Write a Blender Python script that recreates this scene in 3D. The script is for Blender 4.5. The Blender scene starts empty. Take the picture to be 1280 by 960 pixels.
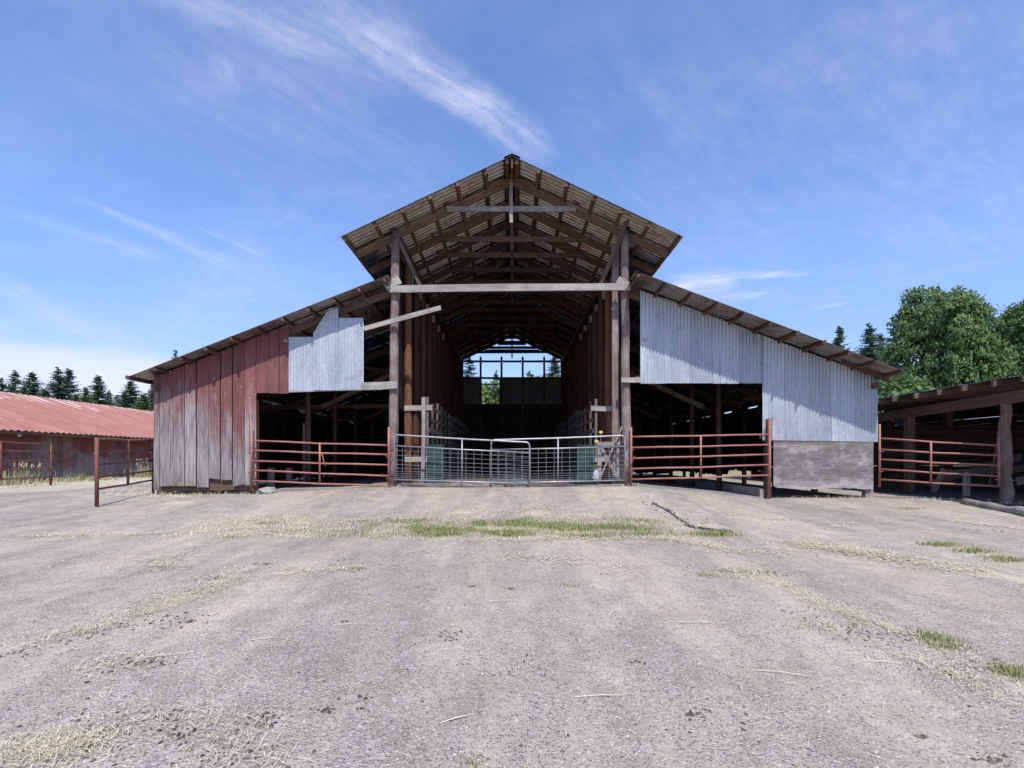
import bpy, bmesh, math, random
from mathutils import Vector, Matrix, noise as mnoise
R = random.Random(7)
scene = bpy.context.scene
COL = scene.collection
EYE = 1.5; F = 640.0; CX = 640.0; HY = 573.0
def W(px, py, d):                      # a photo pixel at a distance becomes a point of the place
    return Vector(((px-CX)*d/F, d, EYE+(HY-py)*d/F))
def sm(a, b, t):
    t = max(0.0, min(1.0, (t-a)/(b-a))); return t*t*(3-2*t)
def lin(x, pts):
    if x <= pts[0][0]: return pts[0][1]
    for (a, va), (b, vb) in zip(pts, pts[1:]):
        if x <= b: return va+(vb-va)*(x-a)/(b-a)
    return pts[-1][1]
def nz(x, y, s, seed=0.0): return mnoise.noise(Vector((x*s+seed, y*s-seed, seed*1.7)))

# ------------------------------------------------------------------ ground shape
APRON = [(-14,0),(-10.5,.05),(-7,.08),(-3.6,.27),(3.3,.29),(5.0,.12),(6.7,-.04),(9.5,-.02),(14,0)]
def gbase(x, y):
    b = lin(y, [(2,0),(9.5,.30),(13,.47),(30,.52),(90,.9),(400,1.4)])
    a = lin(x, APRON)*sm(9.3, 13.3, y)
    if y > 33: a *= 1-sm(33, 40, y)
    return b+a
def g(x, y):
    z = gbase(x, y)
    if y < 40: z += .014*nz(x, y, .9, 3)+.008*nz(x, y, 2.3, 9)
    return z
def at(px, py):
    d = 10.0
    for _ in range(60):
        x = (px-CX)*d/F
        nd = F*(EYE-gbase(x, d))/max(4.0, py-HY)
        d += .5*(nd-d)
    x = (px-CX)*d/F
    return Vector((x, d, g(x, d)))

# ------------------------------------------------------------------ node helpers
class NT:
    def __init__(s, tree): s.t = tree
    def n(s, typ, outn=0, props=None, **inp):
        nd = s.t.nodes.new(typ)
        for k, v in (props or {}).items(): setattr(nd, k, v)
        for k, v in inp.items():
            key = k.replace('_', ' ')
            if k.startswith('i') and k[1:].isdigit(): sock = nd.inputs[int(k[1:])]
            else: sock = nd.inputs[key]
            if isinstance(v, bpy.types.NodeSocket): s.t.links.new(v, sock)
            else: sock.default_value = v
        return nd.outputs[outn]
    def math(s, op, a, b=0.0, c=0.0, clamp=False):
        return s.n('ShaderNodeMath', props={'operation':op,'use_clamp':clamp}, i0=a, i1=b, i2=c)
    def mul(s, a, b): return s.math('MULTIPLY', a, b)
    def add(s, a, b): return s.math('ADD', a, b)
    def vm(s, op, a, b=(0,0,0), outn=0):
        return s.n('ShaderNodeVectorMath', outn, {'operation':op}, i0=a, i1=b)
    def mix(s, f, a, b, mode='MIX'):
        nd = s.t.nodes.new('ShaderNodeMix'); nd.data_type='RGBA'; nd.blend_type=mode
        for sock, v in ((nd.inputs[0],f),(nd.inputs[6],a),(nd.inputs[7],b)):
            if isinstance(v, bpy.types.NodeSocket): s.t.links.new(v, sock)
            else: sock.default_value = v if not isinstance(v, tuple) else (v if len(v)==4 else (*v,1))
        return nd.outputs[2]
    def noise(s, vec, scale, detail=4, rough=.55, dist=0.0, outn=0):
        return s.n('ShaderNodeTexNoise', outn, Vector=vec, Scale=scale, Detail=detail, Roughness=rough, Distortion=dist)
    def ramp(s, f, a, b, lo=0.0, hi=1.0):
        return s.n('ShaderNodeMapRange', Value=f, i1=a, i2=b, i3=lo, i4=hi)
    def mapping(s, vec, scale=(1,1,1), rot=(0,0,0), loc=(0,0,0)):
        return s.n('ShaderNodeMapping', Vector=vec, Scale=scale, Rotation=rot, Location=loc)
    def coord(s, which='Object'):
        return s.t.nodes.new('ShaderNodeTexCoord').outputs[which]
    def attr(s, name, outn='Fac'):
        nd = s.t.nodes.new('ShaderNodeAttribute'); nd.attribute_name = name; return nd.outputs[outn]
    def rnd(s): return s.t.nodes.new('ShaderNodeObjectInfo').outputs['Random']
    def bump(s, h, strength=.3, dist=.01): return s.n('ShaderNodeBump', Height=h, Strength=strength, Distance=dist)
def material(name, build):
    m = bpy.data.materials.new(name); m.use_nodes = True
    t = m.node_tree; bs = t.nodes['Principled BSDF']
    nt = NT(t); res = build(nt)
    for k, v in res.items():
        sock = bs.inputs[k.replace('_', ' ')]
        if isinstance(v, bpy.types.NodeSocket): t.links.new(v, sock)
        else: sock.default_value = v if not (isinstance(v, tuple) and len(v)==3) else (*v, 1)
    return m

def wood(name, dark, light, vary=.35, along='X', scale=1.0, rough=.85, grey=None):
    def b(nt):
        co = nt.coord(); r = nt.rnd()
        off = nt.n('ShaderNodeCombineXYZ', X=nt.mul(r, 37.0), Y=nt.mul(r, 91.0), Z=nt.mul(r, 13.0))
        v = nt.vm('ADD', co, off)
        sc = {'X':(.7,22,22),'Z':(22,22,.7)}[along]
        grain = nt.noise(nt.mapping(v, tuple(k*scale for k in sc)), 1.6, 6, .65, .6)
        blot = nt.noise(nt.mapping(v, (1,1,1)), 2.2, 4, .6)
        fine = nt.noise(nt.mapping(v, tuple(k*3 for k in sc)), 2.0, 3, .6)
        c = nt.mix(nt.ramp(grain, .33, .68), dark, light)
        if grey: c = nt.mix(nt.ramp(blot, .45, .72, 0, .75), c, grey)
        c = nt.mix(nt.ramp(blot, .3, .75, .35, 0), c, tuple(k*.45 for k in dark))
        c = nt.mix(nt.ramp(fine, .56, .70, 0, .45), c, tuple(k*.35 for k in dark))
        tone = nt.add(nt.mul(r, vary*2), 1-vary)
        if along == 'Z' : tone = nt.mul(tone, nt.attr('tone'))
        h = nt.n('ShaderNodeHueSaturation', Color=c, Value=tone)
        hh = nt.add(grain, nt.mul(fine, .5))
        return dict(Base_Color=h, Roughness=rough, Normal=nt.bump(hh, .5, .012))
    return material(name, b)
M = {}
M['old'] = wood('old_brown_timber', (.055,.033,.022), (.15,.097,.063), .3)
M['oldwarm'] = wood('warm_brown_timber', (.080,.046,.030), (.20,.124,.080), .25)
M['browngrey'] = wood('brown_grey_post', (.10,.06,.042), (.27,.19,.14), .1, grey=(.30,.27,.25))
M['grey'] = wood('weathered_grey_timber', (.15,.125,.11), (.36,.32,.29), .15, grey=(.40,.37,.35))
M['pale'] = wood('pale_weathered_plank', (.21,.185,.165), (.45,.415,.38), .12, grey=(.42,.40,.38))
M['dim'] = wood('dim_weathered_timber', (.07,.057,.046), (.19,.16,.13), .25)
M['darklog'] = wood('dark_red_log', (.055,.02,.012), (.15,.06,.03), .3)
M['log'] = wood('reddish_log', (.13,.045,.022), (.34,.15,.07), .2)
M['redgrey'] = wood('faded_red_post', (.12,.07,.06), (.30,.23,.21), .1, grey=(.36,.32,.31))
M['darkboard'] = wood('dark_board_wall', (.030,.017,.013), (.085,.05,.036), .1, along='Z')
M['plyinner'] = wood('dark_horizontal_board', (.05,.033,.025), (.13,.085,.06), .1)

def b_redwall(nt):
    co = nt.coord(); tone = nt.attr('tone')
    off = nt.n('ShaderNodeCombineXYZ', X=nt.mul(tone, 57.0), Y=0.0, Z=nt.mul(tone, 23.0))
    v = nt.vm('ADD', co, off)
    grain = nt.noise(nt.mapping(v, (30,30,.9)), 1.5, 7, .68, .5)
    fine = nt.noise(nt.mapping(v, (70,70,2.0)), 1.6, 4, .65)
    blot = nt.noise(nt.mapping(v, (3,3,1.1)), 1.3, 5, .62)
    knot = nt.n('ShaderNodeTexVoronoi', Vector=nt.mapping(v, (3.2,1,1.7)), Scale=1.0)
    greyc = nt.mix(nt.ramp(grain, .3, .7), (.13,.105,.10), (.46,.42,.415))
    redc = nt.mix(nt.ramp(grain, .3, .72), (.135,.028,.025), (.27,.083,.072))
    z = nt.n('ShaderNodeSeparateXYZ', 2, Vector=co)
    x = nt.n('ShaderNodeSeparateXYZ', 0, Vector=co)
    wear = nt.add(nt.ramp(nt.add(z, nt.mul(nt.add(x, 8.0), .34)), .9, 4.2, 1.0, -.10), nt.mul(nt.add(blot, -.5), 1.1))
    wear = nt.add(wear, nt.mul(nt.add(grain, -.5), .9))
    wear = nt.add(wear, nt.mul(nt.add(tone, -1.0), .8))
    c = nt.mix(nt.ramp(wear, .20, .72, .10, 1), redc, greyc)
    c = nt.mix(nt.ramp(fine, .56, .68, 0, .7), c, (.05,.03,.03))
    c = nt.mix(nt.ramp(knot, .03, .055, .85, 0), c, (.06,.03,.025))
    low = nt.math('MULTIPLY', nt.ramp(z, .55, 1.3, .8, 0), nt.ramp(blot, .4, .6))
    c = nt.mix(low, c, (.12,.10,.085))
    crack = nt.noise(nt.mapping(v, (55,55,.45)), 1.2, 3, .5); c = nt.mix(nt.ramp(crack, .63, .67, 0, .8), c, (.035,.022,.02))
    chip = nt.noise(nt.mapping(v, (5,5,3.5)), 1.6, 5, .7); c = nt.mix(nt.ramp(chip, .66, .69, 0, .75), c, (.52,.49,.48))
    c = nt.n('ShaderNodeHueSaturation', Color=c, Value=nt.add(nt.mul(tone, .95), -.06))
    return dict(Base_Color=c, Roughness=.85, Normal=nt.bump(nt.add(grain, fine), .6, .015))
M['redwall'] = material('weathered_red_planks', b_redwall)

def galv(name, base, blue, rust=.0, metal=.35, rough=.5):
    def b(nt):
        co = nt.coord(); tone = nt.attr('tone')
        v = nt.vm('ADD', co, nt.n('ShaderNodeCombineXYZ', X=nt.mul(tone, 31.0), Y=nt.mul(tone, 17.0), Z=0.0))
        sp = nt.n('ShaderNodeTexVoronoi', 1, Vector=v, Scale=28.0)
        spv = nt.n('ShaderNodeSeparateColor', 0, Color=sp)
        cl = nt.noise(nt.mapping(v, (2.2,2.2,.5)), 1.2, 5, .6)
        st = nt.noise(nt.mapping(v, (9,9,.5)), 1.3, 5, .65)
        c = nt.mix(nt.ramp(cl, .3, .7), base, blue)
        c = nt.n('ShaderNodeHueSaturation', Color=c, Value=nt.add(nt.mul(spv, .22), .88))
        c = nt.mix(nt.ramp(st, .55, .75, 0, .42), c, tuple(k*.55 for k in base))
        if rust:
            rn = nt.noise(nt.mapping(v, (1.2,1.2,1.2)), 1.7, 6, .65)
            c = nt.mix(nt.ramp(rn, .60-rust*.25, .78-rust*.25, 0, .8), c, (.19,.085,.045))
        run = nt.noise(nt.mapping(v, (16,16,.8)), 1.0, 4, .6); spot = nt.noise(nt.mapping(v, (1.4,1.4,1.4)), 1.0, 3, .6)
        c = nt.mix(nt.mul(nt.ramp(run, .60, .70), nt.ramp(spot, .52, .64, 0, .7)), c, (.17,.11,.085))
        c = nt.n('ShaderNodeHueSaturation', Color=c, Value=nt.attr('tone'))
        return dict(Base_Color=c, Metallic=metal, Roughness=nt.ramp(cl, .3, .7, rough-.08, rough+.12), Normal=nt.bump(st, .12, .01))
    return material(name, b)
M['galvwall'] = galv('galvanised_wall_sheet', (.315,.34,.372), (.445,.475,.515), .02, .3, .5)
M['rustwood'] = wood('rust_stained_timber', (.085,.036,.022), (.22,.115,.07), .25)
M['galvroof'] = galv('galvanised_roof_sheet', (.235,.215,.195), (.36,.34,.315), .42, 1.0, .25)
def b_pipe(nt):
    co = nt.coord(); n = nt.noise(co, 6.0, 5, .6)
    c = nt.mix(nt.ramp(n, .35, .7), (.25,.26,.27), (.40,.41,.425))
    n2 = nt.noise(co, 3.1, 6, .7)
    c = nt.mix(nt.ramp(n2, .66, .74, 0, .9), c, (.25,.10,.06))
    return dict(Base_Color=c, Metallic=.5, Roughness=.42)
M['pipe'] = material('galvanised_pipe', b_pipe)
def b_redpipe(nt):
    co = nt.coord(); n = nt.noise(co, 7.0, 6, .65); n2 = nt.noise(co, 2.3, 5, .6)
    c = nt.mix(nt.ramp(n2, .3, .7), (.255,.083,.062), (.345,.152,.12))
    c = nt.mix(nt.ramp(n, .56, .72, 0, .8), c, (.13,.055,.035))
    return dict(Base_Color=c, Roughness=.55)
M['redpipe'] = material('red_painted_pipe', b_redpipe)
def b_rustpipe(nt):
    co = nt.coord(); n = nt.noise(co, 9.0, 6, .65); n2 = nt.noise(co, 2.3, 5, .6)
    c = nt.mix(nt.ramp(n2, .3, .7), (.13,.045,.033), (.20,.075,.055))
    c = nt.mix(nt.ramp(n, .52, .72, 0, .85), c, (.085,.04,.028))
    return dict(Base_Color=c, Roughness=.75)
M['rustpipe'] = material('rusty_pipe', b_rustpipe)
def b_redroof(nt):
    co = nt.coord(); tone = nt.attr('tone')
    n = nt.noise(nt.mapping(co, (.6,3,1)), 1.2, 5, .6); n2 = nt.noise(nt.mapping(co, (1.2,9,1)), 1.0, 5, .7)
    c = nt.mix(nt.ramp(n, .3, .7), (.28,.108,.078), (.37,.172,.128))
    c = nt.mix(nt.ramp(n2, .60, .78, 0, .6), c, (.50,.34,.30))
    c = nt.n('ShaderNodeHueSaturation', Color=c, Value=tone)
    x = nt.n('ShaderNodeSeparateXYZ', 0, Vector=co); y = nt.n('ShaderNodeSeparateXYZ', 1, Vector=co)
    rib = nt.ramp(nt.math('SINE', nt.mul(nt.add(y, .10), 2*math.pi/.6)), .68, .85)
    ln = nt.noise(nt.n('ShaderNodeCombineXYZ', X=0.0, Y=nt.math('FLOOR', nt.add(nt.mul(y, 1/.6), .25)), Z=0.0), 7.3, 2, .6)
    reach = nt.math('LESS_THAN', nt.math('ABSOLUTE', nt.add(x, 26.45)), nt.ramp(ln, .3, .7, .3, 2.0))
    c = nt.mix(nt.mul(nt.mul(nt.mul(rib, reach), nt.ramp(nt.noise(nt.mapping(co, (.5,1.2,1)), 1.0, 3, .6), .42, .6)), .8), c, (.62,.54,.51))
    return dict(Base_Color=c, Roughness=.55, Normal=nt.bump(n2, .1, .01))
M['redroof'] = material('red_metal_roofing', b_redroof)
def b_shedwall(nt):
    co = nt.coord(); tone = nt.attr('tone')
    g1 = nt.noise(nt.mapping(co, (20,20,.8)), 1.3, 6, .65); bl = nt.noise(nt.mapping(co, (.5,.5,.9)), 1.2, 5, .6)
    z = nt.n('ShaderNodeSeparateXYZ', 2, Vector=co)
    red = nt.mix(nt.ramp(g1, .3, .7), (.10,.028,.024), (.19,.06,.052)); gr = nt.mix(nt.ramp(g1, .3, .7), (.13,.10,.10), (.27,.235,.235))
    w = nt.add(nt.ramp(z, .8, 2.2, .75, .1), nt.mul(nt.add(bl, -.5), 1.5))
    c = nt.mix(nt.ramp(w, .25, .6), red, gr)
    c = nt.n('ShaderNodeHueSaturation', Color=c, Value=tone)
    return dict(Base_Color=c, Roughness=.85)
M['shedwall'] = material('faded_red_boarding', b_shedwall)
def b_ply(nt):
    co = nt.coord()
    g1 = nt.noise(nt.mapping(co, (1.1,9,18)), 1.5, 8, .74, .6); bl = nt.noise(nt.mapping(co, (1.5,1,2.2)), 1.4, 7, .7)
    c = nt.mix(nt.ramp(g1, .3, .7), (.07,.055,.051), (.235,.205,.195))
    c = nt.mix(nt.ramp(bl, .48, .68, 0, .8), c, (.37,.35,.34))
    c = nt.mix(nt.ramp(bl, .42, .30, 0, .7), c, (.085,.05,.046))
    z = nt.n('ShaderNodeSeparateXYZ', 2, Vector=co)
    c = nt.mix(nt.mul(nt.ramp(z, .95, .70, 0, .9), nt.ramp(g1, .3, .6)), c, (.40,.37,.35))
    c = nt.mix(nt.mul(nt.ramp(z, 1.86, 1.95, 0, .6), nt.ramp(bl, .35, .6)), c, (.06,.045,.04))
    return dict(Base_Color=c, Roughness=.9, Normal=nt.bump(g1, .35, .01))
M['ply'] = material('weathered_plywood', b_ply)
def b_conc(nt):
    co = nt.coord(); n = nt.noise(co, 1.3, 7, .65); n2 = nt.noise(co, 22.0, 4, .6)
    c = nt.mix(nt.ramp(n, .3, .7), (.19,.175,.165), (.33,.31,.295))
    c = nt.mix(nt.ramp(n2, .6, .72, 0, .5), c, (.12,.10,.09))
    return dict(Base_Color=c, Roughness=.9, Normal=nt.bump(n2, .3, .01))
M['conc'] = material('old_concrete', b_conc)
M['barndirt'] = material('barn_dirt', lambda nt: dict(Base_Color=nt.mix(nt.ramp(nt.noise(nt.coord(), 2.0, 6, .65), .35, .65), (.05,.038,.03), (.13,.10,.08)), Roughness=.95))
M['green'] = material('dull_green_paint', lambda nt: dict(Base_Color=nt.mix(nt.ramp(nt.noise(nt.coord(), 3.0, 5, .6), .35, .7), (.010,.038,.028), (.020,.066,.048)), Roughness=.5))
M['bark'] = material('tree_bark', lambda nt: dict(Base_Color=nt.mix(nt.ramp(nt.noise(nt.mapping(nt.coord(), (6,6,1)), 2.0, 5, .6), .35, .65), (.06,.045,.035), (.16,.125,.10)), Roughness=.95))
M['white'] = material('white_plastic_film', lambda nt: dict(Base_Color=(.45,.46,.49), Roughness=.5))
M['yellow'] = material('yellow_plastic', lambda nt: dict(Base_Color=(.60,.44,.10), Roughness=.5))
M['twine'] = material('orange_twine', lambda nt: dict(Base_Color=(.55,.25,.07), Roughness=.8))
def leafmat(name, a, b_, trans=.0):
    def b(nt):
        c = nt.mix(nt.attr('tone'), a, b_)
        return dict(Base_Color=c, Roughness=.6, Specular_IOR_Level=.25)
    m = material(name, b)
    if trans:
        t = m.node_tree; bs = t.nodes['Principled BSDF']; out = t.nodes['Material Output']
        tr = t.nodes.new('ShaderNodeBsdfTranslucent'); mx = t.nodes.new('ShaderNodeMixShader'); mx.inputs[0].default_value = trans
        src = bs.inputs['Base Color'].links[0].from_socket
        t.links.new(src, tr.inputs[0]); t.links.new(bs.outputs[0], mx.inputs[1]); t.links.new(tr.outputs[0], mx.inputs[2]); t.links.new(mx.outputs[0], out.inputs[0])
    return m
M['needle'] = leafmat('conifer_needles', (.050,.098,.066), (.15,.235,.15), .3)
M['needle2'] = leafmat('light_conifer_needles', (.07,.125,.045), (.16,.235,.09), .25)
M['leaf'] = leafmat('broad_leaves', (.040,.095,.028), (.19,.29,.105), .35)
M['leaf2'] = leafmat('light_broad_leaves', (.07,.13,.035), (.17,.25,.08), .3)
M['grass'] = leafmat('green_grass_blades', (.17,.215,.068), (.50,.50,.25), .35)
M['straw'] = leafmat('dry_straw', (.40,.35,.235), (.82,.75,.56), .1)
M['weed'] = leafmat('tall_weeds', (.19,.21,.08), (.60,.52,.35), .25)
M['clod'] = leafmat('dirt_clods', (.035,.03,.024), (.16,.13,.095))
M['pebble'] = leafmat('pebbles', (.12,.115,.125), (.50,.47,.46))
M['asphalt'] = material('dark_broken_asphalt', lambda nt: dict(Base_Color=nt.mix(nt.ramp(nt.noise(nt.coord(), 14.0, 5, .6), .35, .65), (.018,.016,.015), (.07,.062,.058)), Roughness=.95))

def b_ground(nt):
    co = nt.coord()
    ms = nt.attr('mask', 'Color'); mr = nt.n('ShaderNodeSeparateColor', 0, Color=ms); mg = nt.n('ShaderNodeSeparateColor', 1, Color=ms); mb = nt.n('ShaderNodeSeparateColor', 2, Color=ms)
    big = nt.noise(nt.mapping(co, (1.25,.20,1), (0,0,.06)), .85, 7, .66, .5)
    mid = nt.noise(co, 2.6, 6, .66, .3)
    fine = nt.noise(co, 26.0, 5, .7)
    vor = nt.n('ShaderNodeTexVoronoi', 1, Vector=co, Scale=62.0)
    vd = nt.n('ShaderNodeTexVoronoi', 0, Vector=co, Scale=62.0)
    vv = nt.n('ShaderNodeSeparateColor', 0, Color=vor); vh = nt.n('ShaderNodeSeparateColor', 1, Color=vor)
    vor2 = nt.n('ShaderNodeTexVoronoi', 1, Vector=co, Scale=120.0); vv2 = nt.n('ShaderNodeSeparateColor', 0, Color=vor2)
    dust = nt.mix(nt.ramp(mid, .3, .7), (.330,.280,.222), (.445,.388,.314))
    grey = nt.mix(nt.ramp(mid, .3, .7), (.235,.210,.174), (.365,.330,.282))
    expo = nt.add(nt.ramp(big, .40, .60), nt.mul(mb, .5))           # where dust has worn away and aggregate shows
    expo = nt.math('MINIMUM', expo, 1.0)
    c = nt.mix(expo, dust, grey)
    dark = nt.mix(vh, (.055,.058,.068), (.16,.135,.115)); lite = nt.mix(vh, (.40,.36,.34), (.62,.58,.56))
    core = nt.ramp(vd, .30, .46, 1, 0)
    dens = nt.add(nt.mul(expo, .40), .10)
    c = nt.mix(nt.mul(nt.mul(nt.math('LESS_THAN', vv, dens), core), .85), c, dark)
    c = nt.mix(nt.mul(nt.mul(nt.math('GREATER_THAN', vv, nt.add(nt.mul(expo, -.2), .93)), core), .8), c, lite)
    vb = nt.n('ShaderNodeTexVoronoi', 1, Vector=co, Scale=27.0, Randomness=1.0); vbd = nt.n('ShaderNodeTexVoronoi', 0, Vector=nt.vm('ADD', co, nt.vm('MULTIPLY', nt.noise(co, 40.0, 2, .5, 0, 1), (.02,.02,0))), Scale=27.0)
    vbv = nt.n('ShaderNodeSeparateColor', 0, Color=vb)
    c = nt.mix(nt.mul(nt.mul(nt.math('LESS_THAN', vbv, nt.add(nt.mul(expo, .13), .03)), nt.ramp(vbd, .22, .38, 1, 0)), .75), c, (.10,.095,.105))
    c = nt.mix(nt.ramp(vv2, .80, .93, 0, .6), c, (.12,.11,.115))
    c = nt.mix(nt.ramp(fine, .56, .72, 0, .6), c, (.13,.108,.10))
    spk = nt.noise(co, 13.0, 6, .8); c = nt.mix(nt.ramp(spk, .57, .68, 0, .6), c, (.16,.135,.12))
    pale = nt.noise(co, 5.0, 5, .7); c = nt.mix(nt.ramp(pale, .58, .72, 0, .4), c, (.47,.43,.40))
    damp = nt.noise(nt.mapping(co, (1.0,.7,1), (0,0,.3)), 1.15, 7, .7, .5); c = nt.mix(nt.ramp(damp, .58, .72, 0, .28), c, (.15,.125,.10))
    stain = nt.noise(nt.mapping(co, (1,.45,1)), .40, 6, .65)
    c = nt.n('ShaderNodeHueSaturation', Color=c, Value=nt.ramp(stain, .3, .7, .85, 1.12))
    sf = nt.noise(nt.mapping(co, (26,60,1), (0,0,.5), ), 1.0, 4, .7, .8)
    smix = nt.math('MULTIPLY', nt.ramp(nt.add(nt.mul(sf, .9), mr), .88, 1.16), .72)
    straw = nt.mix(sf, (.36,.31,.22), (.64,.58,.45))
    c = nt.mix(smix, c, straw)
    soil = nt.mix(fine, (.10,.075,.055), (.22,.17,.12))
    c = nt.mix(nt.math('MULTIPLY', nt.ramp(nt.add(nt.mul(mid, .8), mg), .75, 1.05), .85), c, soil)
    # beyond the yard: dry pasture
    y = nt.n('ShaderNodeSeparateXYZ', 1, Vector=co); 
    far = nt.attr('far')
    field = nt.mix(nt.ramp(mid, .3, .7), (.30,.26,.14), (.17,.19,.07))
    c = nt.mix(far, c, field)
    h = nt.add(nt.add(nt.mul(fine, .5), nt.mul(mid, .6)), nt.mul(nt.math('MULTIPLY', vd, expo), -.8))
    return dict(Base_Color=c, Roughness=.92, Specular_IOR_Level=.2, Normal=nt.bump(h, .75, .012))
M['ground'] = material('dusty_yard_ground', b_ground)

# ------------------------------------------------------------------ object helpers
def link(name, me, parent=None, mat=None):
    o = bpy.data.objects.new(name, me); COL.objects.link(o)
    if mat is not None and me is not None and not me.materials: me.materials.append(mat)
    if parent is not None:
        o.parent = parent; o.matrix_parent_inverse = Matrix.Translation(parent.location).inverted()
    return o
def thing(name, label, cat, loc=(0,0,0), group=None):
    o = bpy.data.objects.new(name, None); COL.objects.link(o); o.location = loc; o.empty_display_size = .2
    tag(o, label, cat, group); return o
def tag(o, label, cat, group=None):
    o['label'] = label; o['category'] = cat
    if group: o['group'] = group
    return o
def mesh(name, verts, faces, tones=None, smooth=False):
    me = bpy.data.meshes.new(name); me.from_pydata(verts, [], faces)
    if tones is not None:
        a = me.attributes.new('tone', 'FLOAT', 'FACE' if len(tones)==len(faces) else 'POINT'); a.data.foreach_set('value', tones)
    if smooth: me.polygons.foreach_set('use_smooth', [True]*len(me.polygons))
    me.update(); return me
def frame_of(p0, p1, up=None):
    x = (Vector(p1)-Vector(p0)); L = x.length; x.normalize()
    u = Vector(up) if up else (Vector((0,0,1)) if abs(x.z) < .9 else Vector((0,1,0)))
    y = u.cross(x).normalized(); z = x.cross(y)
    m = Matrix((x, y, z)).transposed().to_4x4(); m.translation = p0
    return m, L
def beam(name, p0, p1, w, h, mat, parent, up=None, jit=.006, seg=4, label=None):
    """timber from p0 to p1; w across, h along 'up'; local X runs along the grain"""
    m, L = frame_of(p0, p1, up)
    vs = []; fs = []
    sw = R.uniform(-1,1)*jit*1.5; sv = R.uniform(-1,1)*jit*1.5
    for i in range(seg+1):
        t = i/seg; bow = math.sin(math.pi*t)
        for (a, b) in ((-1,-1),(1,-1),(1,1),(-1,1)):
            e = R.uniform(-.012,.012) if i in (0,seg) else 0
            vs.append((t*L+e, a*w/2+sw*bow+R.uniform(-jit,jit)*.5, b*h/2+sv*bow+R.uniform(-jit,jit)*.5))
    for i in range(seg):
        for k in range(4):
            a = i*4+k; b = i*4+(k+1)%4
            fs.append((a, b, b+4, a+4))
    fs.append((3,2,1,0)); n = seg*4; fs.append((n,n+1,n+2,n+3))
    o = link(name, mesh(name, vs, fs), None, mat)
    o.matrix_world = m
    if parent is not None:
        o.parent = parent; o.matrix_parent_inverse = Matrix.Translation(parent.location).inverted()
    if label: o['label'] = label
    return o
def log(name, p0, p1, r0, r1, mat, parent, n=10, seg=5, jit=.012):
    m, L = frame_of(p0, p1)
    vs = []; fs = []
    for i in range(seg+1):
        t = i/seg; r = r0+(r1-r0)*t; ox, oy = R.uniform(-jit,jit), R.uniform(-jit,jit)
        for k in range(n):
            a = 2*math.pi*k/n; rr = r*(1+R.uniform(-.06,.06))
            vs.append((t*L, ox+rr*math.cos(a), oy+rr*math.sin(a)))
    for i in range(seg):
        for k in range(n):
            a = i*n+k; b = i*n+(k+1)%n; fs.append((a,b,b+n,a+n))
    fs.append(tuple(range(n-1,-1,-1))); fs.append(tuple(range(seg*n, seg*n+n)))
    me = mesh(name, vs, fs, None, False)
    for p in me.polygons: p.use_smooth = len(p.vertices) == 4
    o = link(name, me, None, mat); o.matrix_world = m
    if parent is not None:
        o.parent = parent; o.matrix_parent_inverse = Matrix.Translation(parent.location).inverted()
    return o
def tubes(paths, r, n=8):
    """paths: list of point lists; returns verts, faces of swept pipes"""
    vs = []; fs = []
    for path in paths:
        pts = [Vector(p) for p in path]; base = len(vs); prev = None
        for i, p in enumerate(pts):
            d = (pts[min(i+1,len(pts)-1)]-pts[max(i-1,0)]).normalized()
            u = Vector((0,0,1)) if abs(d.z) < .8 else Vector((0,1,0))
            if prev is not None and abs(prev.dot(d)) < .9: u = prev
            y = u.cross(d).normalized(); z = d.cross(y); prev = z
            for k in range(n):
                a = 2*math.pi*k/n; vs.append(p+y*(r*math.cos(a))+z*(r*math.sin(a)))
        for i in range(len(pts)-1):
            for k in range(n):
                a = base+i*n+k; b = base+i*n+(k+1)%n; fs.append((a,b,b+n,a+n))
        fs.append(tuple(base+k for k in range(n-1,-1,-1))); e = base+(len(pts)-1)*n; fs.append(tuple(e+k for k in range(n)))
    return vs, fs
def pipe(name, path, r, mat, parent, n=8):
    vs, fs = tubes([path], r, n)
    me = mesh(name, vs, fs)
    for p in me.polygons: p.use_smooth = len(p.vertices) == 4
    return link(name, me, parent, mat)
def bend(path, rad=.1, n=5):
    """rounds the inner corners of a path"""
    pts = [Vector(p) for p in path]; out = [pts[0]]
    for a, b, c in zip(pts, pts[1:], pts[2:]):
        u = (a-b).normalized()*rad; v = (c-b).normalized()*rad
        for i in range(n+1):
            t = i/n; out.append((b+u)*(1-t)**2+b*2*t*(1-t)+(b+v)*t*t)
    out.append(pts[-1]); return out

def corrugated(name, fn, x0, x1, mat, parent, pitch=.088, amp=.011, sheet=.66, per=6, split=3, tv=.07, jit=.012):
    """sheets side by side along s in [x0,x1]; fn(s) -> (start, end, normal) of the line that sheet follows at s"""
    vs = []; fs = []; tn = []
    n_sheet = max(1, round((x1-x0)/sheet)); sw = (x1-x0)/n_sheet
    for k in range(n_sheet):
        a = x0+k*sw; tone = 1+R.uniform(-tv, tv); lift = (k % 2)*.009; j0 = R.uniform(0, jit); j1 = R.uniform(-jit, jit)
        n = max(6, int(sw/pitch*per)); base = len(vs)
        for i in range(n+1):
            s = a+(sw+.02)*i/n
            if k == n_sheet-1: s = min(s, x1)
            p, q, nr = fn(s); u = (q-p).normalized()
            off = nr*(amp*math.sin(2*math.pi*s/pitch)+lift)
            p2 = p+u*j0; q2 = q+u*j1
            for m in range(split+1):
                vs.append(p2+(q2-p2)*(m/split)+off)
        for i in range(n):
            for m in range(split):
                b = base+i*(split+1)+m
                fs.append((b, b+split+1, b+split+2, b+1)); tn.append(tone)
    me = mesh(name, vs, fs, tn, True)
    return link(name, me, parent, mat)

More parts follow.
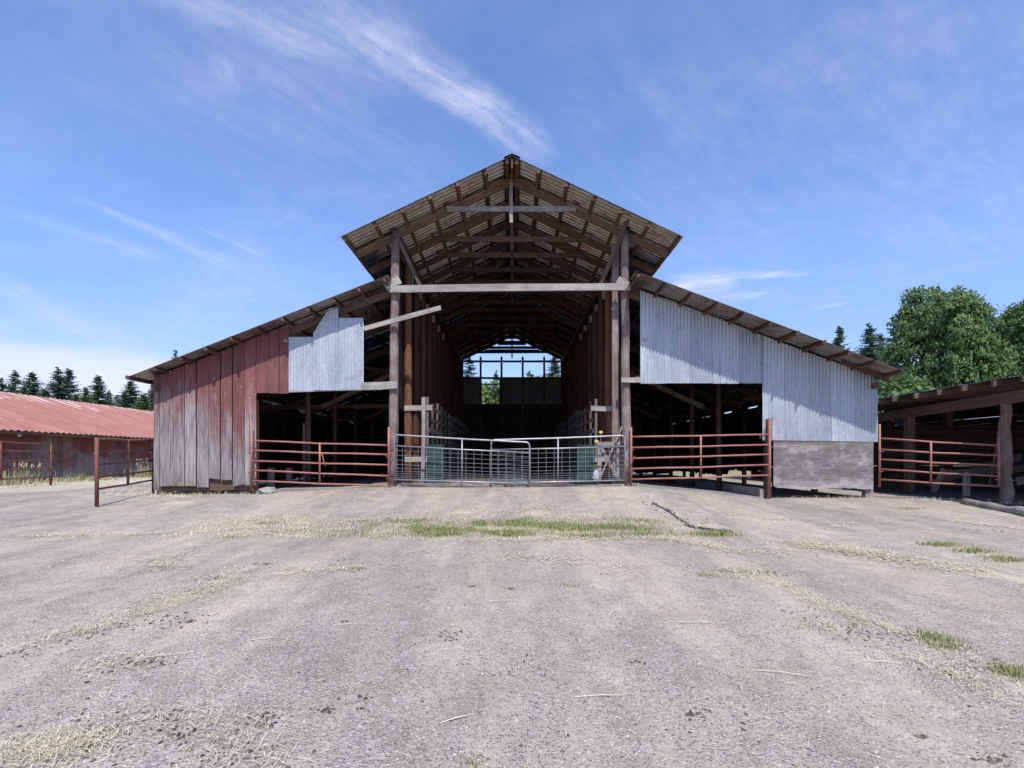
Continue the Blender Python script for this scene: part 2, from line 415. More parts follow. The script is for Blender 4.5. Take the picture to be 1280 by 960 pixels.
def boards(name, items, mat, parent, th=.025):
    """items: list of corner quads (p_bl, p_br, p_tr, p_tl), normal offset vector; each one board of a plank wall"""
    vs = []; fs = []; tn = []
    for q, nr, tone in items:
        b = len(vs); off = nr*th
        for p in q: vs.append(Vector(p))
        for p in q: vs.append(Vector(p)+off)
        fs += [(b,b+1,b+2,b+3),(b+7,b+6,b+5,b+4),(b,b+4,b+5,b+1),(b+1,b+5,b+6,b+2),(b+2,b+6,b+7,b+3),(b+3,b+7,b+4,b)]
        tn += [tone]*6
    return link(name, mesh(name, vs, fs, tn), parent, mat)
def vwall(name, p, q, zlo, zhi, bw, mat, parent, nr, gap=.006, tv=.2, th=.025):
    """vertical board wall from p to q; zlo/zhi functions of distance"""
    p = Vector(p); q = Vector(q); L = (q-p).length; u = (q-p)/L; items = []
    s = 0.0
    while s < L-.03:
        w = min(bw*R.uniform(.85,1.15), L-s); gp = gap*R.uniform(.2,2.2)
        a, b = s+gp/2, s+w-gp/2; jj = R.uniform(-.04,.04)
        items.append(((p+u*a+Vector((0,0,zlo(a)+jj)), p+u*b+Vector((0,0,zlo(b)+jj)), p+u*b+Vector((0,0,zhi(b))), p+u*a+Vector((0,0,zhi(a)))), Vector(nr)*R.uniform(.8,1.2), 1+R.uniform(-tv,tv)))
        s += w
    return boards(name, items, mat, parent, th)

# ------------------------------------------------------------------ the ground sheet
def grid_lines(lo, hi, step, far_lo, far_hi, grow=1.35):
    a = [lo]; 
    while a[-1] < hi: a.append(a[-1]+step)
    s = step; up = a[-1]; outer = []
    while up < far_hi: s *= grow; up += s; outer.append(up)
    s = step; dn = lo; inner = []
    while dn > far_lo: s *= grow; dn -= s; inner.append(dn)
    return inner[::-1]+a+outer
STRAW_LINES = [ # photo-pixel polylines along which hay lies: points, spread px, straws, dirt
    ([(0,812),(110,788),(245,745),(300,720)], 6, 1100),
    ([(140,770),(225,745)], 4, 250),
    ([(180,700),(210,708),(235,690)], 4, 200),
    ([(250,722),(320,718),(450,712)], 3.5, 380),
    ([(0,945),(60,934),(120,928)], 12, 620),
    ([(110,838),(160,826)], 4, 130),
    ([(180,910),(235,895),(300,912)], 7, 150),
    ([(250,935),(330,945),(360,955)], 9, 90),
    ([(30,670),(180,668),(330,660)], 6, 900),
    ([(240,655),(330,650),(430,655)], 10, 1500),
    ([(300,668),(450,662)], 7, 900),
    ([(390,655),(520,640),(700,640),(860,655)], 6, 900),
    ([(450,672),(620,676),(830,672)], 4, 700),
    ([(820,672),(930,690),(1000,690)], 9, 600),
    ([(880,720),(960,722),(1010,745)], 7, 700),
    ([(1000,745),(1080,775),(1170,810),(1280,860)], 8, 1300),
    ([(1110,815),(1200,845),(1280,885)], 6, 300),
    ([(1000,680),(1130,700),(1280,725)], 14, 2200),
    ([(1180,650),(1280,662)], 5, 250),
    ([(560,640),(780,625)], 7, 300),
    ([(130,605),(240,622),(190,640)], 8, 600),
    ([(60,615),(110,620)], 10, 500),
    ([(968,619),(1030,620),(1092,624)], 3, 260),
    ([(492,608),(640,607),(785,608)], 2.5, 500),
    ([(325,617),(485,612)], 2.5, 260),
    ([(192,616),(235,613),(290,611)], 5, 1500),
    ([(0,612),(80,608)], 4, 400),
    ([(330,620),(470,625)], 6, 300),
    ([(880,640),(1090,660)], 14, 500),
    ([(700,640),(900,800),(1000,900)], 60, 160),
    ([(100,700),(500,760),(600,900)], 70, 200),
    ([(500,690),(700,700),(900,720)], 14, 250)]
def seg_dist(x, y, P):
    best = 1e9
    for a, b in zip(P, P[1:]):
        dx, dy = b[0]-a[0], b[1]-a[1]; L2 = dx*dx+dy*dy+1e-9
        t = max(0, min(1, ((x-a[0])*dx+(y-a[1])*dy)/L2)); best = min(best, math.hypot(x-a[0]-t*dx, y-a[1]-t*dy))
    return best
WLINES = []
for P, sp, n in STRAW_LINES:
    WP = [at(*p) for p in P]
    mid = WP[len(WP)//2]; wsp = sp*mid.y/F*max(1.0, mid.y/2.2)*.45
    WLINES.append((WP, max(.12, min(wsp, 1.2)), n))
xs = grid_lines(-13, 13, .10, -420, 420); ys = grid_lines(1.2, 14.2, .10, -60, 600)
gv = []; gm = []; gf = []
for y in ys:
    for x in xs:
        gv.append((x, y, g(x, y)))
        r = gg = 0.0
        if -14 < x < 14 and 1 < y < 15:
            for WP, wsp, n in WLINES[:-3]:
                dd = seg_dist(x, y, WP)
                if dd < wsp*3: r = max(r, .56*math.exp(-(dd/wsp)**2*.6)*min(1, n/900+.3)*(.55+.9*max(0,.4+nz(x,y,1.7,31))))
            r += .10*sm(-.2, .5, nz(x, y, .5, 21))
            if 7.7 < y < 10.4 and -6.5 < x < 3.8: r = max(r, .5*sm(7.7,8.4,y)*(1-sm(9.5,10.4,y))*sm(-6.5,-4.5,x)*(.5+.9*max(0,.4+nz(x,y,1.1,44))))
            if 7.9 < y < 10 and -5.5 < x < 3.4: gg = .35*sm(7.9, 8.4, y)*(1-sm(9.3, 9.9, y))
            if y > 11.5 and x > 8.8: gg = max(gg, .3)
            if abs(x) < 3.1 and y > 12.6: gg = max(gg, .12)
        b = sm(6, 2.2, y)*.55 if y < 6 else 0
        if x < -7 and 9 < y < 16: b = max(b, .5)
        if x < -11 and 11 < y < 40: r = max(r, .75*sm(-11.5,-17,x)*sm(12,16,y)); gg = 0
        gm.append((r, gg, b, 1)); gf.append(max(sm(24, 34, y), sm(19, 26, abs(x)+.25*y-6)))
nx = len(xs); faces = [(j*nx+i, j*nx+i+1, (j+1)*nx+i+1, (j+1)*nx+i) for j in range(len(ys)-1) for i in range(nx-1)]
me = mesh('ground', gv, faces, None, True)
ca = me.attributes.new('mask', 'FLOAT_COLOR', 'POINT'); ca.data.foreach_set('color', [c for t in gm for c in t])
fa = me.attributes.new('far', 'FLOAT', 'POINT'); fa.data.foreach_set('value', gf)
o = link('ground', me, None, M['ground']); o['kind'] = 'structure'
def structure(o): o['kind'] = 'structure'; return o

# ------------------------------------------------------------------ the barn
D = 13.6; YB = 30.65
barn = thing('barn', 'large open-fronted old barn with tall centre bay, red plank wing and galvanised wing', 'barn', (0, 13.6, .7))
SL = .472; RZ = 9.12; YF = 12.85                # main roof slope, ridge height, front edge
def zmain(x): return RZ-SL*abs(x)
XE = 4.32
nL = Vector((-SL,0,1)).normalized(); nR = Vector((SL,0,1)).normalized()
corrugated('roof', lambda s: (Vector((-XE, s, zmain(XE))), Vector((-.02, s, RZ)), nL), YF, YB+.7, M['galvroof'], barn, split=5, amp=.034, pitch=.17, per=10)
corrugated('roof', lambda s: (Vector((XE, s, zmain(XE))), Vector((.02, s, RZ-.004)), nR), YF, YB+.7, M['galvroof'], barn, split=5, amp=.034, pitch=.17, per=10)
# ridge cap
vs, fs = [], []
for y in (YF-.03, YB+.72):
    vs += [(-.2, y, RZ-.07), (0, y, RZ+.03), (.2, y, RZ-.07), (0, y, RZ+.012)]
fs = [(0,1,5,4),(1,2,6,5),(2,3,7,6),(3,0,4,7),(0,3,2,1),(4,5,6,7)]
link('ridge_cap', mesh('ridge_cap', vs, fs, [.6]*6), barn, M['galvroof'])
purX = [.16]+[.70*i for i in range(1, 6)]+[4.24]
for sgn in (-1, 1):
    nr = nL if sgn < 0 else nR
    for k, px_ in enumerate(purX):
        c = Vector((sgn*px_, 0, zmain(px_)))-nr*.078
        beam('purlin', c+Vector((0, YF+.03+R.uniform(-.02,.05), 0)), c+Vector((0, YB+.5, 0)), .085, .095, M['rustwood'], barn, up=nr, jit=.01, seg=10)
beam('ridge_beam', (0, YF+.04, RZ-.20), (0, YB+.4, RZ-.20), .05, .22, M['old'], barn)
trY = [13.66+1.215*k for k in range(15)]
for k, y in enumerate(trY):
    for sgn in (-1, 1):
        nr = nL if sgn < 0 else nR
        xe = 4.22 if k == 0 else 4.2
        a = Vector((sgn*xe, y, zmain(xe)))-nr*.222; b = Vector((sgn*.03, y, zmain(0)))-nr*.222
        beam('rafter', a, b, .05, .185, M['oldwarm'] if k < 2 else M['old'], barn, up=nr, jit=.01, seg=6)
    if k == 0:
        beam('tie_beam', (-1.72, y-.06, 8.12), (1.70, y-.06, 8.13), .045, .14, M['grey'], barn)
        beam('king_post', (-.02, y-.11, 9.0), (-.02, y-.11, 7.74), .09, .05, M['grey'], barn, up=(0,1,0))
        beam('gusset', (-.62, y-.055, 8.83), (.62, y-.055, 8.83), .03, .17, M['oldwarm'], barn)
    else:
        zt = 7.87+R.uniform(-.03,.03)
        beam('tie_beam', (-2.3+R.uniform(-.15,.15), y-.055, zt), (2.3+R.uniform(-.15,.15), y-.055, zt+R.uniform(-.03,.03)), .045, .15, M['oldwarm'] if k<3 else M['old'], barn)
        beam('king_post', (0, y-.10, 8.95), (0, y-.10, 7.5), .08, .045, M['old'], barn, up=(0,1,0))
# plates on the post rows, the near ends run out past the first truss
for sgn in (-1, 1):
    beam('plate_beam', (sgn*3.07, 13.62, 7.42), (sgn*3.05, YB+.2, 7.34), .09, .24, M['old'], barn, seg=10)
    beam('plate_beam', (sgn*2.92, 13.7, 7.2), (sgn*2.92, YB, 7.2), .04, .19, M['old'], barn, seg=10)
# front posts
beam('brace', W(492,288,13.5), W(527,362,13.95), .05, .10, M['dim'], barn)
beam('brace', W(785,273,13.35), W(750,357,13.9), .05, .11, M['oldwarm'], barn)
def gz(x, y=13.6): return g(x, y)
log('post', (-3.16, D, .6), (-3.10, D+.02, 7.45), .135, .11, M['redgrey'], barn, n=12, seg=8)
log('post', (3.04, D, .6), (2.99, D+.02, 7.52), .130, .105, M['redgrey'], barn, n=12, seg=8)
beam('post', (2.80, D+.28, .6), (2.80, D+.28, 7.3), .18, .12, M['redgrey'], barn, up=(0,1,0))
for k in range(1, 15):
    y = 13.66+1.215*k
    for sgn in (-1, 1):
        log('post', (sgn*(3.02+R.uniform(-.04,.04)), y+R.uniform(-.05,.05), .6), (sgn*3.02, y, 7.3), .13+R.uniform(-.02,.02), .11, M['log'] if k == 1 or (k == 2 and sgn > 0) else M['darklog'], barn, n=10, seg=6)
# cladding of the long sides of the centre bay, open at the feed alley
for sgn in (-1, 1):
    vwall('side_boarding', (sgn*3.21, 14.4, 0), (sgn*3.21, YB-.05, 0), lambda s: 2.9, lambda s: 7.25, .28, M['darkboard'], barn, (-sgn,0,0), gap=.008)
    for k in range(6):
        beam('block', (sgn*2.95, 15+k*1.4, 6.6-.0*k), (sgn*2.95, 15+k*1.4, 6.85), .12, .10, M['pale'], barn, up=(0,1,0))
# timber across the front and loose planks
beam('header_beam', W(486,361.5,13.42), W(788,358.5,13.42), .05, .185, M['pale'], barn, jit=.012)
beam('brace', W(455,411,13.40), W(551,384.5,13.30), .04, .12, M['pale'], barn)
for (a, b) in ((W(482,358,13.36), W(500,350,13.5)), (W(772,349.5,13.5), W(786,357,13.36))):
    beam('brace', a, b, .05, .19, M['pale'], barn)
beam('lintel', W(452,483,13.45), W(496.5,481,13.45), .06, .20, M['pale'], barn)
beam('lintel', W(776.5,475,13.44), W(801,475,13.44), .06, .13, M['pale'], barn)
beam('sill', (-3.0, 13.47, .80), (-.2, 13.47, .80), .06, .10, M['grey'], barn)
beam('sill', (-.17, 13.47, .79), (2.95, 13.47, .79), .06, .08, M['grey'], barn)

# wings
def zl(x): return 6.15-.3835*(-3.2-x) if x < -3.2 else 6.15+.3835*(x+3.2)
def zr(x): return 6.145-.3683*(x-3.06)
YL, YR_ = 13.05, 12.65
nl = Vector((-.3835,0,1)).normalized(); nrr = Vector((.3683,0,1)).normalized()
corrugated('roof', lambda s: (Vector((-9.88, s, zl(-9.88)-.05)), Vector((-3.16, s, zl(-3.16))), nl), YL, YB+.4, M['galvroof'], barn, split=6, jit=.05)
corrugated('roof', lambda s: (Vector((9.80, s, zr(9.80)-.04)), Vector((3.06, s, zr(3.06))), nrr), YR_, YB+.4, M['galvroof'], barn, split=6, jit=.05)
for k in range(11):
    x = -3.28-.652*k
    c = Vector((x, 0, zl(x)))-nl*.07
    beam('purlin', c+Vector((0, YL+.02+R.uniform(-.08,.06), 0)), c+Vector((0, YB+.3, 0)), .05, .10, M['rustwood'], barn, up=nl, jit=.01, seg=10)
    x = 3.16+.652*k
    c = Vector((x, 0, zr(x)))-nrr*.07
    beam('purlin', c+Vector((0, YR_+.02+R.uniform(-.10,.08), 0)), c+Vector((0, YB+.3, 0)), .05, .10, M['rustwood'], barn, up=nrr, jit=.01, seg=10)
wy = [13.66+2.43*k for k in range(8)]
for k, y in enumerate(wy):
    yy = y if k else 13.65
    a = Vector((-9.62, yy, zl(-9.62)))-nl*.215; b = Vector((-3.25, yy, zl(-3.25)))-nl*.215
    beam('rafter', a, b, .05, .18, M['oldwarm'], barn, up=nl, seg=6, jit=.012)
    yy = y if k else 13.68
    a = Vector((9.50, yy, zr(9.50)))-nrr*.215; b = Vector((3.15, yy, zr(3.15)))-nrr*.215
    beam('rafter', a, b, .05, .18, M['oldwarm'], barn, up=nrr, seg=6, jit=.012)
    if k:
        for x in (-6.4, 6.5):
            zt = zl(x) if x < 0 else zr(x)
            log('post', (x, y, .4), (x, y, zt-.3), .09, .08, M['old'], barn, n=8, seg=3)
        for x in (-9.35, 9.5):
            zt = zl(x) if x < 0 else zr(x)
            beam('post', (x, y, .3), (x, y, zt-.3), .14, .14, M['old'], barn, up=(0,1,0))
        for s in (-1, 1):
            beam('brace', (s*3.2, y-.06, 4.4), (s*6.0, y-.06, 3.1 if k % 2 else 4.9), .04, .14, M['old'], barn)
    if k % 2 == 0 and k: beam('tie_beam', (-9.3, y+.06, 3.35), (-3.1, y+.06, 3.4), .04, .15, M['old'], barn)
beam('verge_rafter', W(1053,449,13.3), W(1112,474,13.3), .05, .19, M['oldwarm'], barn)
beam('plate_beam', (-9.40, 13.40, 3.36), (-9.40, YB, 3.36), .10, .16, M['oldwarm'], barn)
beam('plate_beam', (9.55, 13.30, 3.42), (9.55, YB, 3.42), .10, .14, M['oldwarm'], barn)
# left front: red vertical planks
edges = [193,200.5,216.7,231.5,246.5,261.5,276.5,291.5,306.7,321.0]
bott = [613,607.5,607.5,607.5,609,598.5,600,606.5,606.5,0]
items = []
def up_l(x): return zl(x)-.075
for i in range(9):
    x0 = (edges[i]-640)*D/F+.003+R.uniform(0,.006); x1 = (edges[i+1]-640)*D/F-.004-R.uniform(0,.006)-(.016 if i in (3,6,5) else 0)
    j = R.uniform(-.03,.03); zb = EYE+(HY-bott[i])*D/F
    items.append(((Vector((x0,D,zb+j)), Vector((x1,D,zb-j)), Vector((x1,D,up_l(x1))), Vector((x0,D,up_l(x0)))), Vector((0,-1,0))*R.uniform(.8,1.6), 1+R.uniform(-.16,.16)))
e2 = [321.0,336.0,349.3,361.8]
for i in range(3):
    x0 = (e2[i]-640)*D/F+.004; x1 = (e2[i+1]-640)*D/F-.004; zb = EYE+(HY-(491.5+.3*i))*D/F
    items.append(((Vector((x0,D,zb)), Vector((x1,D,zb+R.uniform(-.02,.02))), Vector((x1,D,up_l(x1))), Vector((x0,D,up_l(x0)))), Vector((0,-1,0))*R.uniform(.8,1.6), 1.0-.05*i))
boards('plank_wall', items, M['redwall'], barn, .024)
o = beam('skirt_board', W(197,604,13.68), W(321,602,13.68), .04, .42, M['oldwarm'], barn)
beam('corner_post', (-9.40, D+.12, .3), (-9.40, D+.12, 3.3), .14, .14, M['grey'], barn, up=(0,1,0))
beam('door_post', W(319.5,500,13.72), W(319.5,616,13.72), .12, .12, M['log'], barn, up=(0,1,0))
# three loose metal sheets over the left opening
def sheet(a, b, top, bot, yoff):
    fn = lambda s: (Vector((s, D-yoff, EYE+(HY-bot)*D/F)), Vector((s, D-yoff, EYE+(HY-lin(s, [((u-640)*D/F, v) for u, v in top]))*D/F)), Vector((0,-1,0)))
    return corrugated('metal_sheet', fn, (a-640)*D/F, (b-640)*D/F, M['galvwall'], barn, amp=.004, sheet=2, split=2, jit=.0, pitch=.085)
sheet(361.8, 393, [(361,421.7),(393,421.7)], 489.6, .045)
sheet(392.6, 424, [(392.6,417),(412.5,386),(424,386)], 488.3, .06)
sheet(423.6, 455, [(423,398),(455,398)], 487.2, .05)
beam('lintel', W(362,489,13.58), W(456,486,13.58), .05, .07, M['pale'], barn)
# right front: corrugated cladding and plywood
def rw(s):
    zb = 3.475 if s < 6.63 else 1.97-.012*(s-6.6)
    return (Vector((s, D-.03, zb)), Vector((s, D-.03, zr(s)-.06)), Vector((0,-1,0)))
corrugated('corrugated_wall', rw, 3.40, 6.625, M['galvwall'], barn, sheet=.645, split=4, amp=.017, pitch=.092, jit=.02, tv=.13)
corrugated('corrugated_wall', rw, 6.635, 9.68, M['galvwall'], barn, sheet=.645, split=4, amp=.017, pitch=.092, jit=.02, tv=.13)
# plywood in two sheets with ragged lower edges
for (pa_, pb2, off) in ((966, 1047.9, .0), (1048.0, 1090.5, .003)):
    n = 16; vs = []; fs = []
    xa, xb = (pa_-640)*D/F, (pb2-640)*D/F
    for yy in (D-.035-off, D-.012-off):
        for i in range(n+1):
            x = xa+(xb-xa)*i/n; vs.append((x, yy, .70+.03*nz(x, 0, 3.1, 5)+.02*nz(x, 0, 9, 2)-.003*(x-7)+(.05 if x < 6.95 else 0)))
        for i in range(n+1):
            x = xa+(xb-xa)*i/n; vs.append((x, yy, 1.957-.004*(x-7)-off))
    m_ = n+1
    for i in range(n):
        fs += [(i,i+1,m_+i+1,m_+i), (2*m_+i+1,2*m_+i,3*m_+i,3*m_+i+1), (i+1,i,2*m_+i,2*m_+i+1), (m_+i,m_+i+1,3*m_+i+1,3*m_+i)]
    fs += [(0,m_,3*m_,2*m_),(n,2*m_+n,3*m_+n,m_+n)]
    link('plywood_panel', mesh('plywood_panel', vs, fs), barn, M['ply'])
beam('corner_post', W(1084,545,13.72), W(1084,627,13.72), .20, .16, M['grey'], barn, up=(0,1,0))
beam('door_post', W(959.5,524,13.6), W(959,628,13.6), .14, .14, M['old'], barn, up=(0,1,0))
beam('corner_post', (9.58, D+.1, 1.9), (9.58, D+.1, 3.4), .14, .14, M['old'], barn, up=(0,1,0))
beam('girt', (3.3, D+.05, 3.62), (6.6, D+.05, 3.62), .05, .14, M['old'], barn); beam('girt', (6.6, D+.05, 2.1), (9.6, D+.05, 2.1), .05, .14, M['old'], barn)
# outer walls of the wings and the back walls
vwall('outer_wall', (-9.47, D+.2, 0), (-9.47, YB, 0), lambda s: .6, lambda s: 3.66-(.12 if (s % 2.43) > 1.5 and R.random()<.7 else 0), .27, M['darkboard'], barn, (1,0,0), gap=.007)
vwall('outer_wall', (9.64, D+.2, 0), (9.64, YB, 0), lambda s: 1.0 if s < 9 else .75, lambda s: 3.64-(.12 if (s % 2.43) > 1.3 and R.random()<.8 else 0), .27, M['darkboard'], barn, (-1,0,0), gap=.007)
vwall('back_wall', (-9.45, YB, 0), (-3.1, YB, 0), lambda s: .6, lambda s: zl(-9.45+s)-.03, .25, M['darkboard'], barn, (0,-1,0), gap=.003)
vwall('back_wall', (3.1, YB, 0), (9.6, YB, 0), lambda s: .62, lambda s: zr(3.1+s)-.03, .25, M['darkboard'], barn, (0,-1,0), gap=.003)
hx0, hx1 = (602-640)*YB/F, (624-640)*YB/F
zT, zH, zHm = EYE+(HY-472)*YB/F, EYE+(HY-504)*YB/F, EYE+(HY-480.5)*YB/F
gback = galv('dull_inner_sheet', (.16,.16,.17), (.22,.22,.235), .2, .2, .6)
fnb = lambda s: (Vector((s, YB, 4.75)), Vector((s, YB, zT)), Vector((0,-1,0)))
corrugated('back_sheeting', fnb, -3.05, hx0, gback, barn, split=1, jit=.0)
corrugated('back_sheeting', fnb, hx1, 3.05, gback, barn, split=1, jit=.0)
items = []
z = .75
while z < 4.72:
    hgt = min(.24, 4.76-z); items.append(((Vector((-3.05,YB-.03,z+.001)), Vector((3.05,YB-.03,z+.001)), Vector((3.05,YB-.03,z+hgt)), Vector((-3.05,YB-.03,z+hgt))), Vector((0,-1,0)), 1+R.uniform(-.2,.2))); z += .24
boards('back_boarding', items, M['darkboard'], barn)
for pxx in (601, 627, 653.3, 680):
    x = (pxx-640)*YB/F; beam('back_post', (x, YB-.13, .7), (x, YB-.13, 7.55), .12, .12, M['old'], barn, up=(0,1,0))
for zz, hh in ((EYE+(HY-452.5)*YB/F, .12), (zT-.06, .12)):
    beam('girt', (-3.1, YB-.22, zz), (3.1, YB-.22, zz), .05, hh, M['old'], barn)
beam('girt', (hx0, YB-.06, zHm), (hx1, YB-.06, zHm), .05, .07, M['old'], barn)
for yy in (430, 437.5): 
    hw = 3.3*(yy-426)/30+.4; zz = EYE+(HY-yy)*YB/F
    beam('girt', (-hw, YB+.1, zz), (hw, YB+.1, zz), .05, .09, M['old'], barn)

# floors and kerb
def floor(name, x0, x1, y0, y1, mat, dz=.03, zf=None):
    n, m2 = 12, 18; vs = []
    for j in range(m2+1):
        for i in range(n+1):
            x = x0+(x1-x0)*i/n; y = y0+(y1-y0)*j/m2
            vs.append((x, y, (zf(x, y) if zf else g(x, y)+dz)))
    fs = [(j*(n+1)+i, j*(n+1)+i+1, (j+1)*(n+1)+i+1, (j+1)*(n+1)+i) for j in range(m2) for i in range(n)]
    b = len(vs)                                      # front riser
    for i in range(n+1):
        x = x0+(x1-x0)*i/n; vs.append((x, y0, vs[i][2]-.2))
    fs += [(b+i, b+i+1, i+1, i) for i in range(n)]
    return structure(link(name, mesh(name, vs, fs), None, mat))
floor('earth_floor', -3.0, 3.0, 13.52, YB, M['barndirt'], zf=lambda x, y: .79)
floor('concrete_floor', -6.75, -3.2, 13.5, YB, M['conc'], zf=lambda x, y: .655+.05*(x+5)/1.8*.6)
floor('concrete_floor', 3.15, 6.55, 13.5, YB, M['conc'], zf=lambda x, y: max(g(x, 13.5)+.035, .46)+.0)
kb = beam('kerb', (6.66, 13.62, .56), (6.66, 24.0, .60), .14, .28, M['conc'], None, jit=.01, seg=8); structure(kb)
rb_ = bmesh.new(); bmesh.ops.create_icosphere(rb_, subdivisions=3, radius=1)
for v in rb_.verts:
    v.co *= 1+.35*mnoise.noise(v.co*1.6)+.12*mnoise.noise(v.co*5); v.co = Vector((v.co.x*.34, v.co.y*.2, v.co.z*.13))
me = bpy.data.meshes.new('concrete_chunk'); rb_.to_mesh(me); rb_.free()
o = link('concrete_chunk', me, None, M['conc']); cxk = (336-CX)*13.3/F; o.location = (cxk, 13.3, g(cxk,13.3)+.05); o.scale = (.72,.8,.9); tag(o, 'broken pale concrete lump at the foot of the left red gate', 'rubble')

# ------------------------------------------------------------------ gates
def rails_gate(label, group, dl, dr, rl, rr, xl, xr, uprights, mat, name='pipe_gate', r=.024, loc=None, chain=None):
    """rl/rr: photo heights of the rails at the two ends xl/xr (px), dl/dr distances"""
    base = W(xl, rl[-1], dl); t = thing(name, label, 'gate', base, group)
    for a, b in zip(rl, rr):
        p, q = W(xl, a, dl), W(xr, b, dr); mid = (p+q)/2+Vector((0,0,-.012+R.uniform(-.006,.006)))
        pipe('rail', [p, (p*3+q)/4, mid, (p+q*3)/4, q], r, mat, t)
    for (x, y0, y1, rad) in uprights:
        f = (x-xl)/(xr-xl)
        # distance along the straight gate in space that shows at this pixel
        A, B = W(xl, 0, dl), W(xr, 0, dr); u = (x-CX)/F
        s = (u*A.y-A.x)/((B.x-A.x)-u*(B.y-A.y)); d = A.y+(B.y-A.y)*s
        pipe('upright', [W(x, y0, d-.01), W(x, (y0+y1)/2, d-.01), W(x, y1, d-.01)], rad, mat, t)
    for e, (hx, hd) in enumerate(((xl, dl), (xr, dr))):
        for k in (1, 3):
            yy = (rl if e == 0 else rr)[k]+3; q = W(hx, yy, hd)
            pipe('hinge', [q+Vector((-.07,-.02,0)), q+Vector((.07,-.02,.004))], .017, M['rustpipe'], t, 6)
    if chain:
        q0, q1 = W(chain[0], chain[1], chain[4]), W(chain[2], chain[3], chain[4])
        pts = [q0.lerp(q1, i/10)+Vector((0,-.035+.02*(i % 2),-.16*math.sin(math.pi*i/10))) for i in range(11)]
        pipe('chain', pts, .011, M['rustpipe'], t, 5)
    return t
tg = rails_gate('red five-rail pipe gate closing the dark opening below the three loose metal sheets', 'red pipe gates', 13.42, 13.42, [550.8,563,576,587.8,601], [556.7,568.3,581.3,595,607.5], 314.5, 486,
    [(314.3,527,613,.032),(399.7,553,603.5,.026),(486,534,609,.03)], M['redpipe'], chain=(480,566,492,560,13.36))
rails_gate('red five-rail pipe gate below the corrugated wall, next to the concrete kerb', 'red pipe gates', 13.42, 13.42, [546,559.5,573,586,599.3], [543,556,568,581,594], 789, 962,
    [(788.8,534,609,.034),(876,544.5,597,.026),(962,524,624,.03)], M['redpipe'], chain=(783,575,793,570,13.34))
rails_gate('narrow red pipe gate between the plywood corner and the open shed post', 'red pipe gates', 13.55, 12.15, [548,562,574.3,586.6,599.5], [557,569.3,582,595.5,608], 1101, 1248.5,
    [(1099.5,530,609,.028),(1163.7,552,604,.024),(1248.5,539,609,.028)], M['redpipe'])
rails_gate('rusty brown pipe gate standing open at the barn corner beside the red planks', 'rusty pipe gates', 11.4, 13.85, [549,564,581,596.6,611.6], [550,562.7,575,588.4,600], 121, 191.4,
    [(121,547,633,.040),(160,549,605.5,.03),(191.4,549.5,617,.034)], M['rustpipe'])
rails_gate('rusty pipe fence panel at the picture edge in front of the long low shed', 'rusty pipe gates', 16.6, 19.2, [550.5,562.3,576,588,600], [555.6,565,575.6,586,596], -22, 64,
    [(-22,550,608,.035),(1,551,600,.03),(63.5,555,607,.04)], M['rustpipe'], name='fence_panel')

def mesh_gate(label, dl, dr, xl, xr, top, second, bot, up, swap=False):
    """galvanised tube gate with a wire mesh below its second rail"""
    t = thing('mesh_gate', label, 'gate', W(xl, bot[0], dl), 'galvanised mesh gates')
    A = lambda f, y: W(xl+(xr-xl)*f, y, 1.0) * 1
    def P(f, ys):                                    # f along gate, ys = (left,right) heights
        d = dl+(dr-dl)*f
        return W(xl+(xr-xl)*f, ys[0]+(ys[1]-ys[0])*f, d)
    pipe('frame', bend([P(0, bot), P(0, top), P(.5, top)+Vector((0,0,-.01)), P(1, top), P(1, bot)], .11, 6), .022, M['pipe'], t)
    pipe('rail', [P(0, second), P(.5, second)+Vector((0,0,-.01)), P(1, second)], .018, M['pipe'], t)
    pipe('rail', [P(-.006, bot), P(.5, bot), P(1.006, bot)], .020, M['pipe'], t)
    pipe('upright', [P(up, top), P(up, bot)], .020, M['pipe'], t)
    paths = []; n = 17
    for i in range(1, n):
        f = i/n; paths.append([P(f, second)+Vector((0,-.004,0)), P(f, bot)+Vector((0,-.004,0))])
    for k in (.14,.28,.42,.55,.66,.75,.82,.88,.94):
        paths.append([P(f/8, (second[0]+(bot[0]-second[0])*k, second[1]+(bot[1]-second[1])*k))+Vector((0,.003,R.uniform(-.004,.004))) for f in range(9)])
    vs, fs = tubes(paths, .0042, 5)
    link('wire_mesh', mesh('wire_mesh', vs, fs), t, M['pipe'])
    # hinge lugs
    for f in (.2, .8):
        e = 1 if swap else 0
        q = P(e, (top[e]+(bot[e]-top[e])*f,)*2)
        pipe('hinge', [q, q+Vector((.09 if swap else -.09, 0, 0))], .018, M['rustpipe'], t)
    return t
mesh_gate('galvanised mesh gate hung on the left barn post, its end overlapping in front', 13.38, 13.12, 493, 662, (543.4,553), (557,565.8), (599.5,604.5), .50)
mesh_gate('galvanised mesh gate hung on the right barn post, its end tucked behind', 13.30, 13.42, 614, 781, (550,544.4), (562,558), (604,600.4), .50, True)

